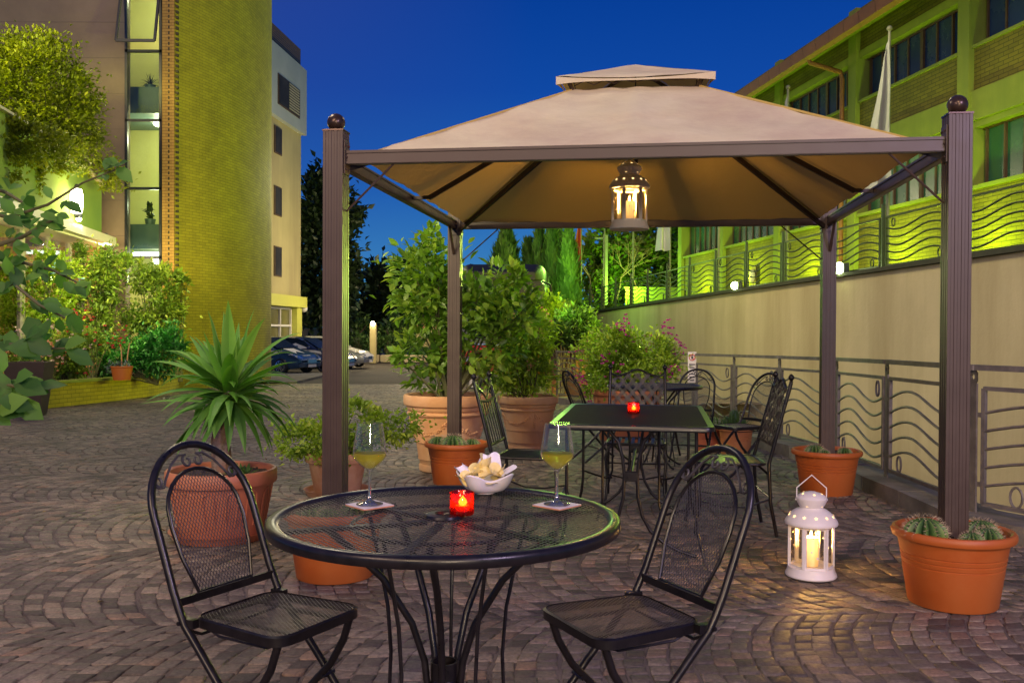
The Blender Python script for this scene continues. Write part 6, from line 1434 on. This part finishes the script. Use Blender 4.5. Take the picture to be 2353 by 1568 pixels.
# ------------------------------------------------------------------ sky, lamps, added fill lights
w=bpy.data.worlds.new('World'); SC.world=w; w.use_nodes=True; nt=w.node_tree; nt.nodes.clear()
out=nt.nodes.new('ShaderNodeOutputWorld'); bg=N(nt,'ShaderNodeBackground'); tc=N(nt,'ShaderNodeTexCoord'); sp=N(nt,'ShaderNodeSeparateXYZ'); L(nt,tc.outputs['Generated'],sp.inputs[0])
c1=ramp(nt,sp.outputs['Z'],[(0,(.005,.012,.02)),(.498,(.02,.05,.08)),(.5,(0,0,0))])
mz=N(nt,'ShaderNodeMapRange'); L(nt,sp.outputs['Z'],mz.inputs[0]); mz.inputs[1].default_value=-.02; mz.inputs[2].default_value=.5
c1=ramp(nt,mz.outputs[0],[(0,(.03,.10,.16)),(.06,(.080,.33,.56)),(.18,(.038,.20,.49)),(.32,(.014,.12,.45)),(.52,(.005,.066,.37)),(.75,(.001,.042,.29)),(1,(.006,.035,.22))])
mxx=N(nt,'ShaderNodeMapRange'); L(nt,sp.outputs['X'],mxx.inputs[0]); mxx.inputs[1].default_value=.02; mxx.inputs[2].default_value=-.36
mzz=N(nt,'ShaderNodeMapRange'); L(nt,sp.outputs['Z'],mzz.inputs[0]); mzz.inputs[1].default_value=.05; mzz.inputs[2].default_value=.34
mu=N(nt,'ShaderNodeMath',operation='MULTIPLY'); L(nt,mxx.outputs[0],mu.inputs[0]); L(nt,mzz.outputs[0],mu.inputs[1])
mm=N(nt,'ShaderNodeMix',data_type='RGBA'); L(nt,mu.outputs[0],mm.inputs[0]); L(nt,c1,mm.inputs[6]); mm.inputs[7].default_value=(.024,.056,.30,1)
L(nt,mm.outputs[2],bg.inputs[0]); bg.inputs[1].default_value=1.0; L(nt,bg.outputs[0],out.inputs[0])
def area(name,loc,tgt,e,col,size,spread=180):
    l=bpy.data.lights.new(name,'AREA'); l.energy=e; l.color=col; l.size=size; l.shape='DISK'; l.spread=math.radians(spread); o=bpy.data.objects.new(name,l); COL.objects.link(o); o.location=loc; o.rotation_euler=(Vector(tgt)-Vector(loc)).to_track_quat('-Z','Y').to_euler(); return o
def spot(name,loc,tgt,e,col,ang,r=.1,blend=.6):
    l=bpy.data.lights.new(name,'SPOT'); l.energy=e; l.color=col; l.spot_size=math.radians(ang); l.spot_blend=blend; l.shadow_soft_size=r; o=bpy.data.objects.new(name,l); COL.objects.link(o); o.location=loc; o.rotation_euler=(Vector(tgt)-Vector(loc)).to_track_quat('-Z','Y').to_euler(); return o
l=bpy.data.lights.new('broad_fill','SUN'); l.energy=.95; l.angle=math.radians(12); l.color=(1,.72,.42); o=bpy.data.objects.new('broad_fill',l); COL.objects.link(o); o.rotation_euler=Vector((.26,1,-.50)).to_track_quat('-Z','Y').to_euler()  # broad warm fill added to even the light, in place of street light
area('warm_fill_left',(-5.0,-3.5,5.0),(.5,5,0.3),230,(1,.66,.46),1.2)  # warm fill disk out of view, added to brighten the front of the terrace
area('low_front_fill',(1.2,-6.2,2.6),(.4,8,1.2),330,(1,.76,.50),.7)  # unseen low front fill, added to light things under the canopy
area('violet_fill',(4.2,-3.0,4.6),(0,4,0.3),300,(.84,.62,.95),1.2)  # unseen violet fill behind the camera, added for the foreground
GRN=(.78,1,.10)
spot('plant_fill',(-4.2,8.6,5.2),(.3,9.9,1.3),650,(1,.90,.52),50,.3)  # unseen spots added to brighten the potted plants
spot('flood_light_beam',FL2+Vector((-.25,-.1,.05)),(-.1,9.2,1.3),2600,(.75,1,.15),15,.1)
spot('plant_fill',(-3.2,3.6,4.2),(.1,9.4,1.4),900,(1,.92,.52),38,.3)
spot('plant_fill',(-4.2,2.6,3.2),(-1.75,5.6,.8),260,(1,.95,.5),34,.3)
for fl_ in (FL1,FL2): spot('flood_light_beam',fl_+Vector((-.25,-.1,.05)),(-1.0,5.5,1.0),60,(.55,1,.12),62,.1)
spot('bed_fill',W(190,520,17.0),W(190,740,20.5),330,(1,.97,.35),105,.25)  # fill spots without fixtures, added to brighten the bed shrubs
spot('bed_fill',W(30,540,15.2),W(20,740,19.5),300,(1,.97,.35),100,.25)
spot('bed_fill',W(330,540,18.0),W(320,760,21),420,(1,.97,.35),100,.25)
spot('ivy_fill',(-10.6,16.4,8.2),(iv.x,iv.y,iv.z),1100,(1,.95,.18),70,.35)  # unseen spot added to brighten the ivy from upper left
spot('flood_light_beam',FL1+Vector((-.25,0,.05)),(-8.0,25,5.2),1500,(.95,1,.06),105,.12)
spot('flood_light_beam',FL2+Vector((-.25,0,.05)),(-7.5,27,4.2),1500,(.95,1,.06),105,.12)
for y in (13.6,16.2,19.1,22.9,26.8,30.8):
    l=glow('facade_uplight',(FA-.14*y-.75,y,2.75),150,(.68,1,.02),.12)
spot('edge_uplight',(-8.6,21.2,.4),(-8.5,23.2,6),380,(1,.60,.14),80,.1)  # spot without fixture, assumed from the orange glow on the tower edge
glow('tree_light',W(1345,660,31.5)+Vector((-1,0,.6)),150,(.25,1,.10),.2)  # green point lights without fixtures, assumed from the lit trees
glow('tree_light',W(1290,600,27.5),260,(.45,1,.12),.3)
glow('tree_light',W(1440,655,34.6),420,(.45,1,.08),.2)
glow('bush_light',W(1262,735,20.4)+Vector((.2,0,.3)),60,(.7,1,.15),.2)  # point light without fixture, assumed from the brightly lit bush
glow('yard_fill',(-2.5,5.7,4.9),260,(1,.84,.58),.5)  # point fills without fixtures, added to lift plants and ground
spot('wall_fill',(1.2,12.5,6.8),(7.0,14.5,1.6),950,(1,.88,.40),95,.5)  # unseen spots added so the ramp wall is evenly lit
spot('wall_fill',(1.0,19.0,6.8),(5.4,20.5,.2),900,(1,.86,.34),90,.5)
glow('yard_fill',(2.6,11.6,6.6),150,(1,.86,.48),.5)
glow('yard_fill',(-5.5,16.5,6.8),140,(1,.78,.56),.5)
glow('yard_fill',(-5.0,46.0,4.0),1500,(1,.80,.42),.4)  # fill added to lift the dark far yard
glow('yard_fill',(-9.0,40.5,6.5),500,(1,.88,.5),.4)
glow('shop_light',(-9.3,46.8,1.6),25,(1,.95,.6),.2)
glow('yard_fill',(-6.0,33.5,6.5),500,(1,.9,.55),.4)
# dry leaves blown over the paving
n_=170; Pf=np.stack([RNG.uniform(-6,2.6,n_),RNG.uniform(2.6,15,n_),np.zeros(n_)],1); Pf[:,2]=[tz(y)+.008 for y in Pf[:,1]]
df_=rand_dirs(n_); df_[:,2]*=.15; sf=RNG.uniform(.018,.045,n_)
o=leaf_mesh('fallen_leaves',Pf,df_,np.tile(np.array([0,0,1.]),(n_,1))+RNG.normal(size=(n_,3))*.25,sf,sf*.5,RNG.random(n_),foliage('dry_leaf',(.10,.07,.03),(.22,.15,.06),(.35,.28,.14),.1,.8),None,1,.2); o['kind']='stuff'
SC.render.engine='CYCLES'; cy=SC.cycles; cy.use_denoising=True; cy.sample_clamp_indirect=3; cy.sample_clamp_direct=0; cy.max_bounces=12; cy.transparent_max_bounces=16; cy.transmission_bounces=12; cy.caustics_reflective=False; cy.caustics_refractive=False; cy.use_light_tree=True
try: cy.denoiser='OPENIMAGEDENOISE'; cy.denoising_input_passes='RGB_ALBEDO_NORMAL'
except Exception: pass
SC.view_settings.view_transform='Standard'; SC.view_settings.look='None'; SC.view_settings.exposure=0; SC.view_settings.gamma=1
